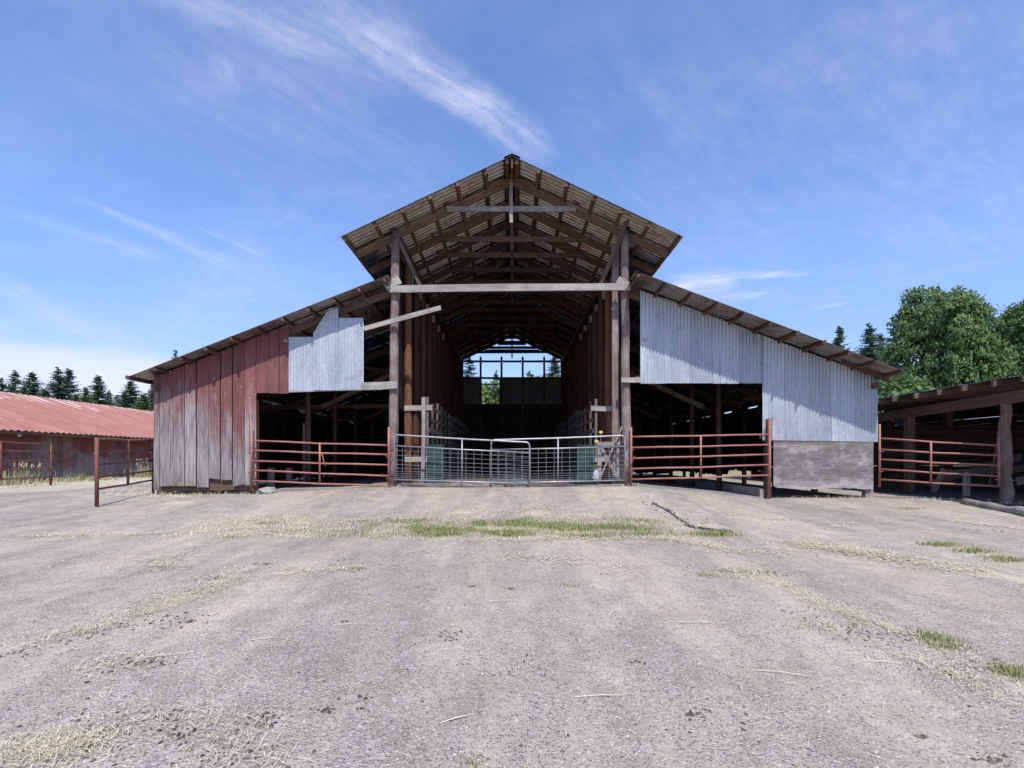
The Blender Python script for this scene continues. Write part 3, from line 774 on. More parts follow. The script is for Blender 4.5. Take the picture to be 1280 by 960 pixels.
# ------------------------------------------------------------------ things inside the centre bay
def feed_fence(sgn, label, y0, n, step=.95):
    t = thing('feed_fence', label, 'fence', (sgn*2.33, y0, .79), 'plank feed fences inside the barn')
    for k in range(n):
        y = y0+k*step
        beam('post', (sgn*2.33, y, .79), (sgn*(2.33+R.uniform(-.02,.02)), y, 3.15+R.uniform(-.06,.08)), .07, .10, M['dim'], t, up=(0,1,0))
    y1 = y0+(n-1)*step+.2
    for zz, hh in ((2.93,.09),(2.60,.08),(2.28,.12)):
        beam('rail', (sgn*2.275, y0-.05+R.uniform(0,.2), zz), (sgn*2.275, y1, zz+R.uniform(-.04,.04)), .03, hh, M['dim'], t, seg=8)
    beam('end_board', (sgn*2.95, y0-.07, 2.88), (sgn*2.2, y0-.07, 2.90), .035, .14, M['pale'], t)
    beam('end_board', (sgn*2.95, y0-.07, 1.47), (sgn*2.3, y0-.07, 1.46), .035, .13, M['pale'], t)
    return t
f1 = feed_fence(-1, 'weathered grey plank feed fence along the left side of the centre bay', 14.15, 15)
f2 = feed_fence(1, 'weathered grey plank feed fence along the right side of the centre bay', 14.35, 15)
beam('end_post', (-2.43, 13.92, .79), (-2.40, 13.92, 3.17), .10, .08, M['grey'], f1, up=(0,1,0))
def bin_(label, x, y):
    t = thing('feed_bin', label, 'feed bin', (x, y, .79), 'green feed bins behind the mesh gates')
    w, dp, h = .44, .5, 1.08
    vs = []; fs = []
    prof = [(.94,0),(1,.05),(1,.96),(1.05,.97),(1.05,1.0),(.95,1.0),(.93,.1)]
    for (s, zz) in prof:
        for (a, b) in ((-1,-1),(1,-1),(1,1),(-1,1)): vs.append((x+a*w/2*s, y+b*dp/2*s, .79+zz*h))
    for i in range(len(prof)-1):
        for k in range(4): a = i*4+k; b = i*4+(k+1)%4; fs.append((a,b,b+4,a+4))
    fs += [(3,2,1,0), tuple((len(prof)-1)*4+k for k in range(4))]
    link('tub', mesh('tub', vs, fs), t, M['green'])
    for k in (-1, 0, 1): beam('rib', (x+k*.13, y-dp/2-.012, .86), (x+k*.13, y-dp/2-.012, 1.78), .03, .02, M['green'], t, up=(0,1,0), jit=.001, seg=1)
bin_('green feed bin behind the left mesh gate, beside a pale upright post', -2.06, 14.0)
bin_('green feed bin behind the right mesh gate, beside the wooden cross-braced frame', 2.0, 14.2)
t = thing('braced_frame', 'small weathered wooden frame with a diagonal brace behind the right mesh gate', 'wooden frame', (2.5, 13.8, .79))
dd = 13.75
beam('upright', W(749,600,dd), W(749,551,dd), .11, .04, M['grey'], t, up=(0,1,0)); beam('upright', W(773,600,dd), W(773,552,dd), .10, .04, M['grey'], t, up=(0,1,0))
beam('top_board', W(747,554.5,dd-.05), W(775,554,dd-.05), .03, .10, M['grey'], t); beam('diagonal', W(752,560,dd-.05), W(772,597,dd-.05), .03, .09, M['grey'], t)
o = beam('loose_plank', W(778.5,531,13.6), W(748.5,601,13.52), .03, .075, M['pale'], None); tag(o, 'long pale plank leaning across the wooden frame behind the right mesh gate', 'plank')
bg = bmesh.new(); bmesh.ops.create_icosphere(bg, subdivisions=3, radius=1)
for v in bg.verts:
    v.co *= 1+.4*mnoise.noise(v.co*2.2)+.2*mnoise.noise(v.co*6); v.co = Vector((v.co.x*.08, v.co.y*.07, max(v.co.z,-.7)*.15))
me = bpy.data.meshes.new('plastic_bag'); bg.to_mesh(me); bg.free()
o = link('plastic_bag', me, None, M['white']); o.location = W(745,595,13.58); tag(o, 'crumpled white plastic bag on the floor beside the wooden frame', 'bag')
def insul(px_, py_, label):
    vs, fs = tubes([[W(px_-2.2,py_,13.6), W(px_+2.2,py_,13.6)], [W(px_,py_+1.5,13.6), W(px_,py_-2.0,13.6)]], .026, 8)
    o = link('insulator', mesh('insulator', vs, fs), None, M['yellow']); tag(o, label, 'insulator', 'yellow fence insulators')
insul(751, 540.5, 'yellow plastic insulator above the wooden frame, the higher of two'); insul(745.5, 552, 'yellow plastic insulator beside the wooden frame top, the lower of two')
beam('peg', W(751,542,13.62), W(751,552,13.7), .03, .03, M['grey'], t, up=(0,1,0))
pts = [W(401,566,13.38), W(403.5,570,13.37), W(404.5,576,13.37), W(407,583,13.38)]
o = pipe('twine', pts, .009, M['twine'], None, 5); tag(o, 'orange baling twine dangling from the left red gate', 'twine')
# left wing: stub posts and a leaning board; right wing: hanging posts
for (px_, y0, y1, d, lb) in ((380.5,529,601,17.5,'tall slim post standing in the dark left wing behind the red gate'),(338.5,585,606,15.2,'short thick stub post low in the left wing near the red planks'),(361.5,585,602,16.0,'short stub post in the left wing, further in than its thick neighbour')):
    o = beam('stub_post', W(px_,y1+2,d), W(px_,y0,d), .16 if d<17 else .08, .1, M['grey'], None, up=(0,1,0)); tag(o, lb, 'post')

# ------------------------------------------------------------------ long red-roofed shed on the left
shed = thing('long_shed', 'long low faded red shed with a red ribbed metal roof behind rusty fence panels', 'shed', (-20.5, 30, .6))
SX, SW_, Y0, Y1 = -20.0, 6.6, 12.5, 62.0
ez, rz2 = 2.62, 4.97
sl2 = (rz2-ez)/SW_; ns = Vector((sl2,0,1)).normalized()
corrugated('roof', lambda s: (Vector((SX, s, ez)), Vector((SX-SW_, s, rz2)), ns), Y0, Y1, M['redroof'], shed, pitch=.30, amp=.028, sheet=.9, per=8, split=3, tv=.08, jit=.03)
corrugated('roof', lambda s: (Vector((SX-2*SW_, s, ez)), Vector((SX-SW_, s, rz2-.01)), Vector((-sl2,0,1)).normalized()), Y0, Y1, M['redroof'], shed, pitch=.30, amp=.018, sheet=.9, per=8, split=1)
vwall('wall', (SX-.45, Y0, 0), (SX-.45, Y1, 0), lambda s: .5+.12*nz(s,0,.6,4), lambda s: ez+.10, .24, M['shedwall'], shed, (1,0,0), gap=.004, tv=.18)
vwall('wall', (SX-2*SW_+.4, Y0+.02, 0), (SX-.45, Y0+.02, 0), lambda s: .5, lambda s: ez+.1+sl2*min(s, 2*SW_-.85-s), .24, M['shedwall'], shed, (0,-1,0))
beam('eave_board', (SX-.05, Y0, ez-.07), (SX-.05, Y1, ez-.07), .03, .12, M['old'], shed, seg=12)
bb = bmesh.new(); bmesh.ops.create_uvsphere(bb, u_segments=10, v_segments=8, radius=.07)
me = bpy.data.meshes.new('lamp'); bb.to_mesh(me); bb.free(); o = link('lamp', me, shed, M['white']); o.location = (SX-.12, 20.9, ez-.17)

# ------------------------------------------------------------------ open pole shed on the right
ps = thing('pole_shed', 'open-sided pole shed with low sloping corrugated roof and dark plank interior', 'shed', (11.8, 12.3, .5))
bX, PY0, PY1 = 11.2, 9.4, 25.5
sl3 = .10; n3 = Vector((-sl3,0,1)).normalized()
def zp(x): return 3.30+sl3*(x-bX)
corrugated('roof', lambda s: (Vector((bX-.03, s, zp(bX-.03)+.02)), Vector((19.5, s, zp(19.5)+.02)), n3), PY0, PY1, M['galvroof'], ps, amp=.014, split=4, jit=.03)
y = 9.55
while y < PY1:
    beam('rafter', (bX-.13+R.uniform(-.06,.05), y, zp(bX)-.08), (19.3, y, zp(19.3)-.08), .06, .14, M['old'] if R.random()<.45 else M['browngrey'], ps); y += .759
beam('header_beam', (11.80, 9.4, 3.03), (11.80, 17.0, 2.80), .10, .27, M['oldwarm'], ps, seg=6); beam('header_beam', (11.8, 17.0, 2.80), (11.8, PY1, 2.82), .10, .27, M['old'], ps)
log('post', (11.80, 12.25, .30), (11.86, 12.30, 3.0), .14, .10, M['browngrey'], ps, n=11, seg=7, jit=.03)
for y in (9.5, 15.2, 18.1, 21.0, 24.0):
    beam('post', (11.80, y, .3), (11.80, y, 2.9), .2, .18, M['old'], ps, up=(0,1,0))
for y in (12.3, 15.2, 18.1, 21, 24): beam('post', (15.4, y, .3), (15.4, y, 3.5), .2, .2, M['old'], ps, up=(0,1,0))
def hwall(name, p, q, z0, z1, bh, mat, parent, nr, gap=.02):
    items = []; z = z0; p = Vector(p); q = Vector(q)
    while z < z1-.05:
        h = bh*R.uniform(.85,1.15); items.append(((p+Vector((0,0,z)), q+Vector((0,0,z+R.uniform(-.02,.02))), q+Vector((0,0,min(z+h-gap,z1))), p+Vector((0,0,min(z+h-gap,z1)))), Vector(nr), 1+R.uniform(-.25,.25))); z += h
    return boards(name, items, mat, parent)
hwall('back_wall', (19.0, 9.4, 0), (19.0, PY1, 0), .45, 4.02, .24, M['darkboard'], ps, (-1,0,0), gap=.006)
hwall('end_wall', (11.9, PY1, 0), (19.0, PY1, 0), .45, 3.3, .24, M['darkboard'], ps, (0,-1,0), gap=.015)
hwall('stall_wall', (11.9, 17.9, 0), (18.9, 17.9, 0), .5, 2.65, .26, M['darkboard'], ps, (0,-1,0), gap=.03)
for (a, b) in (((12.2,15.0,.75),(14.9,15.0,1.55)),((12.5,14.8,1.05),(15.2,14.8,1.25)),((13.0,13.2,.9),(15.4,13.2,1.5)),((13.2,13.1,1.45),(15.4,13.1,1.9))):
    beam('stall_rail', a, b, .04, .2, M['dim'], ps)
for (px0, py0, px1, py1, d, w, lb) in ((1209,590,1208,620,12.6,.13,'grey stub post standing before the narrow red gate'),(1180,586,1167,615,13.5,.12,'grey board leaning low behind the narrow red gate')):
    o = beam('loose_board', W(px1,py1,d), W(px0,py0,d), w, .07, M['dim'], None, up=(0,1,0)); tag(o, lb, 'board')
o = beam('pole', W(1237,604,12.7), W(1254,512,12.5), .03, .03, M['old'], None, up=(0,1,0)); tag(o, 'thin dark pole leaning against the open shed post', 'pole')
pa, pb = at(1204,630), at(1300,648)
o = log('log', (pa.x,pa.y,pa.z+.06), (pb.x,pb.y,pb.z+.04), .085, .11, M['grey'], None, n=10, seg=8, jit=.03); tag(o, 'weathered grey log lying on the ground before the open shed', 'log')
floor('earth_floor', 11.4, 19.0, 10.0, PY1, M['barndirt'], .02)

# ------------------------------------------------------------------ broken slab edge
CR = [at(*p) for p in ((815,628),(826,634),(838,641),(848,648),(855,653),(863,658),(878,661),(893,663),(918,664.5))]
vs = []; fs = []; P2 = []
for a, b in zip(CR, CR[1:]):
    for i in range(6): P2.append(a.lerp(b, i/6))
for i, p in enumerate(P2):
    t = i/len(P2); w = (.022+.045*math.sin(math.pi*min(1, t*1.1))+(.06 if t>.45 else 0))*R.uniform(.7,1.7)
    if .46 < t < .52: w *= .2
    vs += [(p.x-w*.3, p.y-w, g(p.x-w*.3,p.y-w)+.011), (p.x+w*.3, p.y+w, g(p.x+w*.3,p.y+w)+.013)]
for i in range(len(P2)-1): fs.append((2*i, 2*i+2, 2*i+3, 2*i+1))
structure(link('ground_crack', mesh('ground_crack', vs, fs), None, M['asphalt']))

# ------------------------------------------------------------------ loose stuff on the ground
class Stuff:
    def __init__(s): s.v=[]; s.f=[]; s.t=[]
    def blade(s, p, ang, L, w, lift, tone, curl=0.0):
        d = Vector((math.cos(ang), math.sin(ang), 0)); n = Vector((-d.y, d.x, 0))*w/2; b = len(s.v)
        q = p+d*L*.5+Vector((0,0,lift+curl)); r = p+d*L+Vector((0,0,lift*R.uniform(0,1.5)))
        s.v += [p-n, p+n, q+n, q-n, r+n*.5, r-n*.5]; s.f += [(b,b+1,b+2,b+3),(b+3,b+2,b+4,b+5)]; s.t += [tone]*2
    def tuft(s, p, h, w, tone, lean=.4):
        a = R.uniform(0, 6.283); d = Vector((math.cos(a), math.sin(a), 0)); n = Vector((-d.y, d.x, 0))*w/2; b = len(s.v)
        l = h*lean*R.uniform(.2,1.3); q = p+d*l*.35+Vector((0,0,h*.6)); r = p+d*l+Vector((0,0,h*R.uniform(.75,1)))
        s.v += [p-n, p+n, q+n*.8, q-n*.8, r]; s.f += [(b,b+1,b+2,b+3),(b+3,b+2,b+4)]; s.t += [tone]*2
    def lump(s, p, r, flat, tone):
        b = len(s.v)
        pts = [(0,0,1),(1,0,0),(.5,.87,.1),(-.5,.87,0),(-1,0,.1),(-.5,-.87,0),(.5,-.87,.1)]
        rot = R.uniform(0, 6.28); c, sn = math.cos(rot), math.sin(rot); st = R.uniform(.6,1.5)
        for (x, y, z) in pts:
            k = r*R.uniform(.7,1.25); X, Y = x*k*st, y*k
            s.v.append(p+Vector((X*c-Y*sn, X*sn+Y*c, z*k*flat)))
        for i in range(1, 7): s.f.append((b, b+i, b+(i % 6)+1)); s.t.append(tone)
    def build(s, name, mat, label=None):
        o = link(name, mesh(name, s.v, s.f, s.t), None, mat); o['kind'] = 'stuff'; return o
def along(WP, f):
    L = [(b-a).length for a, b in zip(WP, WP[1:])]; s = f*sum(L)
    for a, b, l in zip(WP, WP[1:], L):
        if s <= l: return a.lerp(b, s/l)
        s -= l
    return WP[-1].copy()
st = Stuff(); cl = Stuff()
for WP, wsp, n in WLINES:
    cs = [(R.random(), R.uniform(.3,1)) for _ in range(9)]
    for i in range(int(n*(2.0 if WP[0].y < 4 else 1.1))):
        c = R.choice(cs); f = min(1, max(0, c[0]+R.gauss(0,.07))) if R.random() < .6 else R.random()
        p = along(WP, f); x, y = p.x+R.gauss(0, wsp*.6)*(1+1.6*(R.random()<.3)), p.y+R.gauss(0, wsp*.6)*(1+1.6*(R.random()<.3))
        if y < 1.8 or y > 20: continue
        far = y > 6
        st.blade(Vector((x, y, g(x,y)+R.uniform(.002,.02))), R.uniform(0, 6.28), R.uniform(.03,.11)*(1 if not far else 1.5), R.uniform(.0015,.0034) if not far else R.uniform(.005,.009), R.uniform(0,.012), R.random()**1.2, R.uniform(-.002,.01))
for i in range(2600):                                     # single straws all over the yard
    y = 2+13*R.random()**1.3; x = R.uniform(-1.05,1.05)*(y+.5)
    st.blade(Vector((x,y,g(x,y)+.004)), R.uniform(0,6.28), R.uniform(.02,.10), R.uniform(.0012,.0026)*(1+.10*y), R.uniform(0,.006), R.random(), .002)
for (px_, py_, L, a) in ((415,783,.30,.15),(610,752,.35,.05),(835,778,.52,-.12),(1075,826,.26,-.2),(205,745,.45,.25),(720,872,.3,0),(550,905,.2,.4),(760,770,.25,1.0),(160,826,.4,.35),(310,800,.3,.2),(940,840,.35,-.3)):
    p = at(px_, py_); st.blade(p+Vector((0,0,.006)), a, L, .007, .008, .95, .004)
st.build('loose_straw', M['straw'])
# dark clods and manure crumbs
spots = [(150,832,26,.35),(175,828,20,.25),(130,785,22,.3),(225,776,26,.35),(180,768,16,.2),(245,738,20,.25),(205,712,14,.2),(330,705,14,.2),(270,722,18,.25),(555,795,18,.22),(800,828,7,.08),(590,734,6,.05),
         (402,888,9,.08),(430,777,6,.05),(520,735,5,.04),(543,738,4,.04),(1155,920,5,.05),(240,920,20,.25),(120,915,26,.35),(60,935,30,.4),(300,945,24,.35),(205,896,16,.2),(320,900,16,.2),(870,892,8,.1),(1240,950,8,.1),(755,716,7,.12),(640,736,6,.1),(690,700,8,.3),(430,700,8,.2),(1075,792,7,.15),(1130,795,6,.12),(1210,663,14,.5),(1250,664,12,.4),(970,716,10,.2),(120,640,14,.7),(390,640,12,.5),(500,708,8,.3),(1055,655,8,.3),(215,614,40,.8),(255,612,40,.8),(285,612,30,.6),(560,606,20,1.2),(700,607,20,1.2),(330,655,16,.9),(250,662,14,.9),(450,648,14,.8),(860,650,16,.6),(900,655,14,.6),(1010,770,14,.4),(1100,800,16,.4),(1190,835,18,.35),(90,795,18,.4),(30,815,16,.3),(1020,640,14,.9),(1100,650,14,.9),(440,880,6,.2),(660,830,6,.3),(900,900,7,.3)]
for (px_, py_, n, sp) in spots:
    p = at(px_, py_)
    for i in range(int(n*3.2)):
        x, y = p.x+R.gauss(0, sp*.45), p.y+R.gauss(0, sp*.28); cl.lump(Vector((x,y,g(x,y)-.002)), R.uniform(.004,.017), R.uniform(.5,1.0), R.random()**1.2)
for i in range(900):
    y = 2.1+12*R.random()**1.4; x = R.uniform(-1.02,1.02)*(y+.3); cl.lump(Vector((x,y,g(x,y)-.001)), R.uniform(.004,.012)*(1+.03*y), .6, R.random()**1.3)
for p in P2:                                              # lumps of broken edge
    for i in range(3):
        x, y = p.x+R.gauss(0,.08), p.y+.05+R.gauss(0,.06); cl.lump(Vector((x,y,g(x,y)-.006)), R.uniform(.008,.04), .6, R.random()*.35)
cl.build('dirt_crumbs', M['clod'])
pb_ = Stuff()
for i in range(15000):
    y = 1.9+6.0*R.random()**1.9; x = R.uniform(-1.03,1.03)*(y+.2)
    if nz(x*1.0, y*.4, .75, 2) < -.15 and R.random() < .75: continue
    pb_.lump(Vector((x,y,g(x,y)-.002)), R.uniform(.003,.0085)*(1.35 if R.random()<.08 else 1), R.uniform(.45,.8), R.random())
pb_.build('gravel', M['pebble'])
# grass
gr = Stuff()
def patch(n, fx, hlo, hhi, dry=0.0, w=.007):
    for i in range(n):
        p = fx()
        gr.tuft(Vector((p[0], p[1], g(p[0],p[1])-.004)), R.uniform(hlo,hhi), w*R.uniform(.7,1.4), R.random()*.9, .7)
def strip():
    while True:
        x = R.uniform(-2.9, 2.75); y = R.uniform(7.95, 10.1)
        dens = sm(-2.9,-1.2,x)*(1-.55*sm(1.2,2.6,x)); dens *= (.12+.88*sm(-.12,.3,nz(x,y,1.3,6)))*(.35+.65*sm(-.2,.2,nz(x,y,3.7,12)))
        dens *= sm(7.95,8.3,y)*(1-sm(9.3,10.1,y))
        if R.random() < dens: return (x, y)
patch(17000, strip, .02, .085)
def blob(px_, py_, sx, sy):
    p = at(px_, py_); return lambda: (p.x+R.gauss(0,sx), p.y+R.gauss(0,sy))
for (px_, py_, sx, sy, n, h) in ((892,669,.22,.10,700,.12),(735,671,.2,.08,350,.1),(805,668,.18,.06,250,.09),(800,651,.2,.1,260,.08),(655,651,.2,.1,200,.07),(1174,682,.17,.07,420,.09),(1216,690,.14,.06,320,.09),(1262,701,.16,.06,260,.08),(1245,697,.12,.06,120,.07),
        (1168,799,.08,.06,260,.07),(1185,808,.07,.05,150,.06),(1265,843,.06,.05,220,.07),(1255,838,.05,.04,100,.06),(370,664,.2,.08,200,.06),(328,655,.1,.05,120,.06),(455,653,.1,.05,90,.06),(930,716,.22,.08,220,.05),(885,720,.1,.05,100,.05),(445,712,.08,.05,90,.05),(712,732,.08,.05,50,.06),
        (1139,636,.15,.06,130,.08),(290,672,.2,.06,130,.05),(595,955,.03,.03,30,.05),(1040,785,.2,.08,140,.04),(555,660,.3,.12,250,.05),(420,670,.3,.08,200,.06)):
    patch(n, blob(px_,py_,sx,sy), .02, h)
gr.build('grass', M['grass'])
dg = Stuff()
for i in range(17000):                                     # dry stubble round the green strip
    x = R.uniform(-5.6, 3.6); y = R.uniform(7.8, 10.4)
    if R.random() > (.30+.70*sm(-.1,.35,nz(x,y,.9,13)))*sm(7.8,8.3,y)*(1-sm(9.6,10.4,y))*(1-.55*sm(-3.0,-2.0,x)): continue
    dg.tuft(Vector((x,y,g(x,y)-.004)), R.uniform(.02,.07), R.uniform(.004,.008), R.random(), 1.6)
for i in range(1600):
    p = at(R.uniform(130,250), R.uniform(603,622)); dg.tuft(p, R.uniform(.02,.08), .009, R.random(), 2)
for (x0, x1, yy, n) in ((6.95,9.6,13.5,160),(-9.4,-6.9,13.45,220),(-3.4,-2.9,13.35,60),(2.8,3.3,13.35,60),(9.9,11.7,13.0,160),(11.4,12.3,12.0,90)):
    for i in range(n):
        x = R.uniform(x0,x1); y = yy+R.gauss(0,.08)-(.45*(x-9.9)/1.8 if x0 == 9.9 else 0); dg.tuft(Vector((x,y,g(x,y)-.01)), R.uniform(.03,.14), .008, R.random()*.8, .8)
dg.build('dry_stubble', M['straw'])
# tall weeds along the long shed
wd = Stuff()
cl_ = [(R.uniform(16,38), R.uniform(.15,.55), R.uniform(.35,1.25)) for _ in range(17)]
for (cy, sp, hm) in cl_:
    for i in range(130):
        y = cy+R.gauss(0, sp*.7); x = SX+.25+abs(R.gauss(0,.45)); h = hm*R.uniform(.35,1.1)
        wd.tuft(Vector((x,y,g(x,y)-.02)), h, .018, R.random() if h > .5 else R.random()*.45, .35)
        if h > .75 and R.random() < .28:
            p = Vector((x+R.uniform(-.1,.1), y+R.uniform(-.1,.1), g(x,y)+h*.85))
            for _ in range(3): wd.tuft(p+Vector((R.uniform(-.04,.04),R.uniform(-.04,.04),R.uniform(-.05,.1))), .16, .03, 1.0, .4)
for i in range(7000):
    y = R.uniform(14,44); x = SX+.3+abs(R.gauss(0,1.0))
    if nz(x*.3,y,.7,17) < -.1: continue
    wd.tuft(Vector((x,y,g(x,y)-.02)), R.uniform(.06,.30), .02, R.random()**.5, .7)
wd.build('tall_weeds', M['weed'])

# ------------------------------------------------------------------ trees
def conifer_mesh(seed, H, Rb, dens=1.0, sparse=0.0):
    rr = random.Random(seed); v=[]; f=[]; t=[]
    z = H*.06
    while z < H*.985:
        u = z/H; Lr = Rb*(1-u)**.85*(1-.25*math.exp(-((u-.0)/.12)**2))+.10
        nb = max(4, int((5+5*(1-u))*dens))
        for k in range(nb):
            if rr.random() < sparse: continue
            zj = rr.uniform(-.3,.3); a = rr.uniform(0, 6.283); L = Lr*rr.uniform(.55,1.18); droop = rr.uniform(.05,.35)*(1-u)
            lift = rr.uniform(.0,.35)*u
            d = Vector((math.cos(a), math.sin(a), 0)); side = Vector((-d.y, d.x, 0))
            ns_ = max(3, int(L/.26)); tone = rr.random()
            for i in range(ns_):
                s = (i+.6)/ns_; p = d*(L*s)+Vector((0,0,z+zj-droop*L*s*s*1.2+lift*L*s+.12*L*max(0,s-.75)))
                w = (.22+.24*(1-s))*min(1, .45+L*.3)*rr.uniform(.7,1.2)
                for sg in (-1, 1):
                    b = len(v); tip = p+side*(sg*w)+d*(w*.75)+Vector((0,0,-w*rr.uniform(.1,.55)))
                    v += [p-d*.13, p+d*.13+Vector((0,0,.05)), tip]; f.append((b,b+1,b+2)); t.append(max(0,min(1, tone*.5+rr.random()*.5)))
                b = len(v); tip = p+d*w*.7+Vector((0,0,-w*.5)); v += [p+side*.10, p-side*.10, tip]; f.append((b,b+1,b+2)); t.append(tone*.6+rr.random()*.4)
        z += rr.uniform(.16,.30)*(.55+.5*(1-u))*max(1,H/16)
    b = len(v)
    for k in range(5):
        a = k*1.257; v.append(Vector((.06*math.cos(a), .06*math.sin(a), H*.95)))
    v.append(Vector((0,0,H*1.02)))
    for k in range(5): f.append((b+k, b+(k+1)%5, b+5)); t.append(.5)
    me = mesh('crown', v, f, t)
    vs, fs = [], []
    for (zz, r_) in ((0,H*.018),(H*.5,H*.010),(H*.97,.03)):
        for k in range(7): vs.append((r_*math.cos(k*.898), r_*math.sin(k*.898), zz))
    for i in range(2):
        for k in range(7): a=i*7+k; c=i*7+(k+1)%7; fs.append((a,c,c+7,a+7))
    return me, mesh('trunk', vs, fs, None, True)
def put_tree(parts, name, label, x, y, z, s, rot, mats, group, sx=1.0, cat='tree'):
    t = thing(name, label, cat, (x,y,z), group); t.rotation_euler = (0,0,rot); t.scale = (s*sx, s*sx, s)
    for nm, me, m in zip(('crown','trunk'), parts, mats):
        o = bpy.data.objects.new(nm, me); COL.objects.link(o); o.parent = t
        if not me.materials: me.materials.append(m)
    return t
CV = [conifer_mesh(11, 16, 5.0, 1.2), conifer_mesh(12, 16, 4.4, 1.2), conifer_mesh(13, 16, 5.6, 1.4), conifer_mesh(14, 16, 4.2, .9, .35)]
CL = [conifer_mesh(21, 16, 5.8, 1.3)]
def con(px_, py_, d, var, label, group, sx=1.0, light=False):
    p = W(px_, py_, d); z0 = g(p.x, d)-.2; H = p.z-z0
    parts = CL[0] if light else CV[var]
    put_tree(parts, 'conifer', label, p.x, d, z0, H/16.3, R.uniform(0,6.28), (M['needle2'] if light else M['needle'], M['bark']), group, sx*(1.22 if d > 68 else 1))
GL = 'conifers behind the long red-roofed shed'
for (px_, py_, d, var, lb, sx, li) in (
    (2,470,85,1,'dark conifer at the picture edge above the red shed roof',.9,False),
    (19,461,88,0,'slender-topped dark conifer second along the red shed roof',1.0,False),
    (40,463,84,2,'broad bushy dark conifer third along the red shed roof',1.05,False),
    (73,457,86,0,'tallest pointed conifer of the row behind the red shed roof',1.0,False),
    (86,459,90,1,'dark conifer pressed against the right side of the tallest one',1.15,False),
    (107,482,78,0,'small lighter green conifer between taller dark ones over the red roof',.8,True),
    (95,491,76,0,'little light green conifer at the foot of the tallest pair',.9,True),
    (123,467,84,2,'separate full dark conifer with a wide base over the red roof',.95,False),
    (147,492,95,1,'low distant conifer in the gap over the red roof',1.1,False),
    (164,474,86,2,'wide dark conifer beside the red barn eave',1.15,False),
    (180,490,74,0,'yellowish green conifer under the left barn eave',1.2,True),
    (192,480,92,2,'green conifer half hidden behind the left barn corner',1.3,False),
    (30,482,80,1,'short conifer in the gap between the second and the broad third one',.9,False),
    (56,484,82,2,'short spreading conifer between the broad one and the tallest one',1.1,False),
    (136,486,88,0,'short conifer right of the separate full one',.9,False),
    (156,488,84,1,'small conifer left of the wide one by the barn eave',1.0,False),
    (219,434,70,3,'tall thin conifer whose tip shows above the left wing roof',.7,False)):
    con(px_, py_, d, var, lb, GL, sx, li)
GR = 'conifers behind the barn on the galvanised side'
for (px_, py_, d, var, lb, sx) in ((1049,405,82,1,'lone conifer tip just above the galvanised wing roof',.8),(1087,401,80,0,'pointed dark conifer between the wing roof and the big maple',.85),(1099,415,86,1,'shorter conifer touching the pointed one beside the maple',1.0),(1117,391,70,3,'sparse thin conifer top rising against the left side of the maple',.9),(1075,440,90,2,'low dark conifer hidden mostly by the galvanised wing roof',1.2)):
    con(px_, py_, d, var, lb, GR, sx)
GB = 'trees seen through the back of the barn'
for (px_, py_, d, var, lb, sx, li) in ((620,461,60,0,'pointed conifer seen through the open window in the barn back wall',.75,False),(612,482,66,1,'smaller conifer low in the barn back window',.8,False),(586,440,52,3,'loose conifer seen through the leftmost gap above the back wall',1.3,False),(694,438,54,2,'bushy conifer seen through the rightmost gap above the back wall',.9,False),(661,461,58,0,'light pointed conifer top just above the barn back wall',.8,True)):
    con(px_, py_, d, var, lb, GB, sx, li)

def broad(seed, lobes, nclump, leaf, per, Hs):
    rr = random.Random(seed); v=[]; f=[]; t=[]
    tot = sum(l[3]**2 for l in lobes)
    cents = []
    for (x, y, z, r) in lobes:
        for i in range(int(nclump*r*r/tot)):
            while True:
                d = Vector((rr.gauss(0,1), rr.gauss(0,1), rr.gauss(0,1)))
                if d.length > .1: break
            d.normalize()
            rad = r*(1+.22*mnoise.noise(d*2.3+Vector((x,y,z))))*rr.uniform(.72,1.03)
            c = Vector((x,y,z))+d*rad*1.0
            inside = any((c-Vector(l[:3])).length < l[3]*.68 for l in lobes)
            if inside and rr.random() < .8: continue
            cents.append((c, d))
    for c, d in cents:
        tone = rr.random(); n0 = (d+Vector((0,0,.55))).normalized(); sc = rr.uniform(.7,1.25)
        for i in range(per):
            q = Vector((rr.gauss(0,1), rr.gauss(0,1), rr.gauss(0,.5)))*(.33*sc*leaf/.26)
            nn = (n0+Vector((rr.gauss(0,.5), rr.gauss(0,.5), rr.gauss(0,.5)))).normalized()
            a = nn.orthogonal().normalized(); bq = nn.cross(a); ang = rr.uniform(0,6.28)
            a, bq = a*math.cos(ang)+bq*math.sin(ang), bq*math.cos(ang)-a*math.sin(ang)
            s = leaf*rr.uniform(.6,1.3); p = c+q-Vector((0,0,.18*q.length)); b = len(v)
            v += [p-a*s*.5, p+bq*s*.42, p+a*s*.6, p-bq*s*.42]; f.append((b,b+1,b+2,b+3)); t.append(max(0,min(1, .15+tone*.45+rr.random()*.4)))
    me = mesh('crown', v, f, t)
    paths = [[(0,0,-.3),(.1,.05,Hs*.25),(0,.1,Hs*.5),(.1,0,Hs*.8)]]
    vs, fs = tubes(paths, .42, 9)
    for (x, y, z, r) in lobes:
        v2, f2 = tubes([[(0,0,Hs*.22),(x*.4,y*.4,z*.6),(x*.85,y*.85,z*.95)]], .13, 6); b = len(vs)
        vs = vs+v2; fs = fs+[tuple(i+b for i in q) for q in f2]
    return me, mesh('trunk', vs, fs, None, True)
def lobeset(seed, Rx, Rz, zc, n):
    rr = random.Random(seed); L = [(0,0,zc,min(Rx,Rz)*.78)]
    for i in range(n):
        a = rr.uniform(0,6.28); u = rr.uniform(-.85,.95); k = math.sqrt(1-u*u)
        L.append((math.cos(a)*k*Rx*.72, math.sin(a)*k*Rx*.72, zc+u*Rz*.72, rr.uniform(.17,.36)*Rx))
    return L
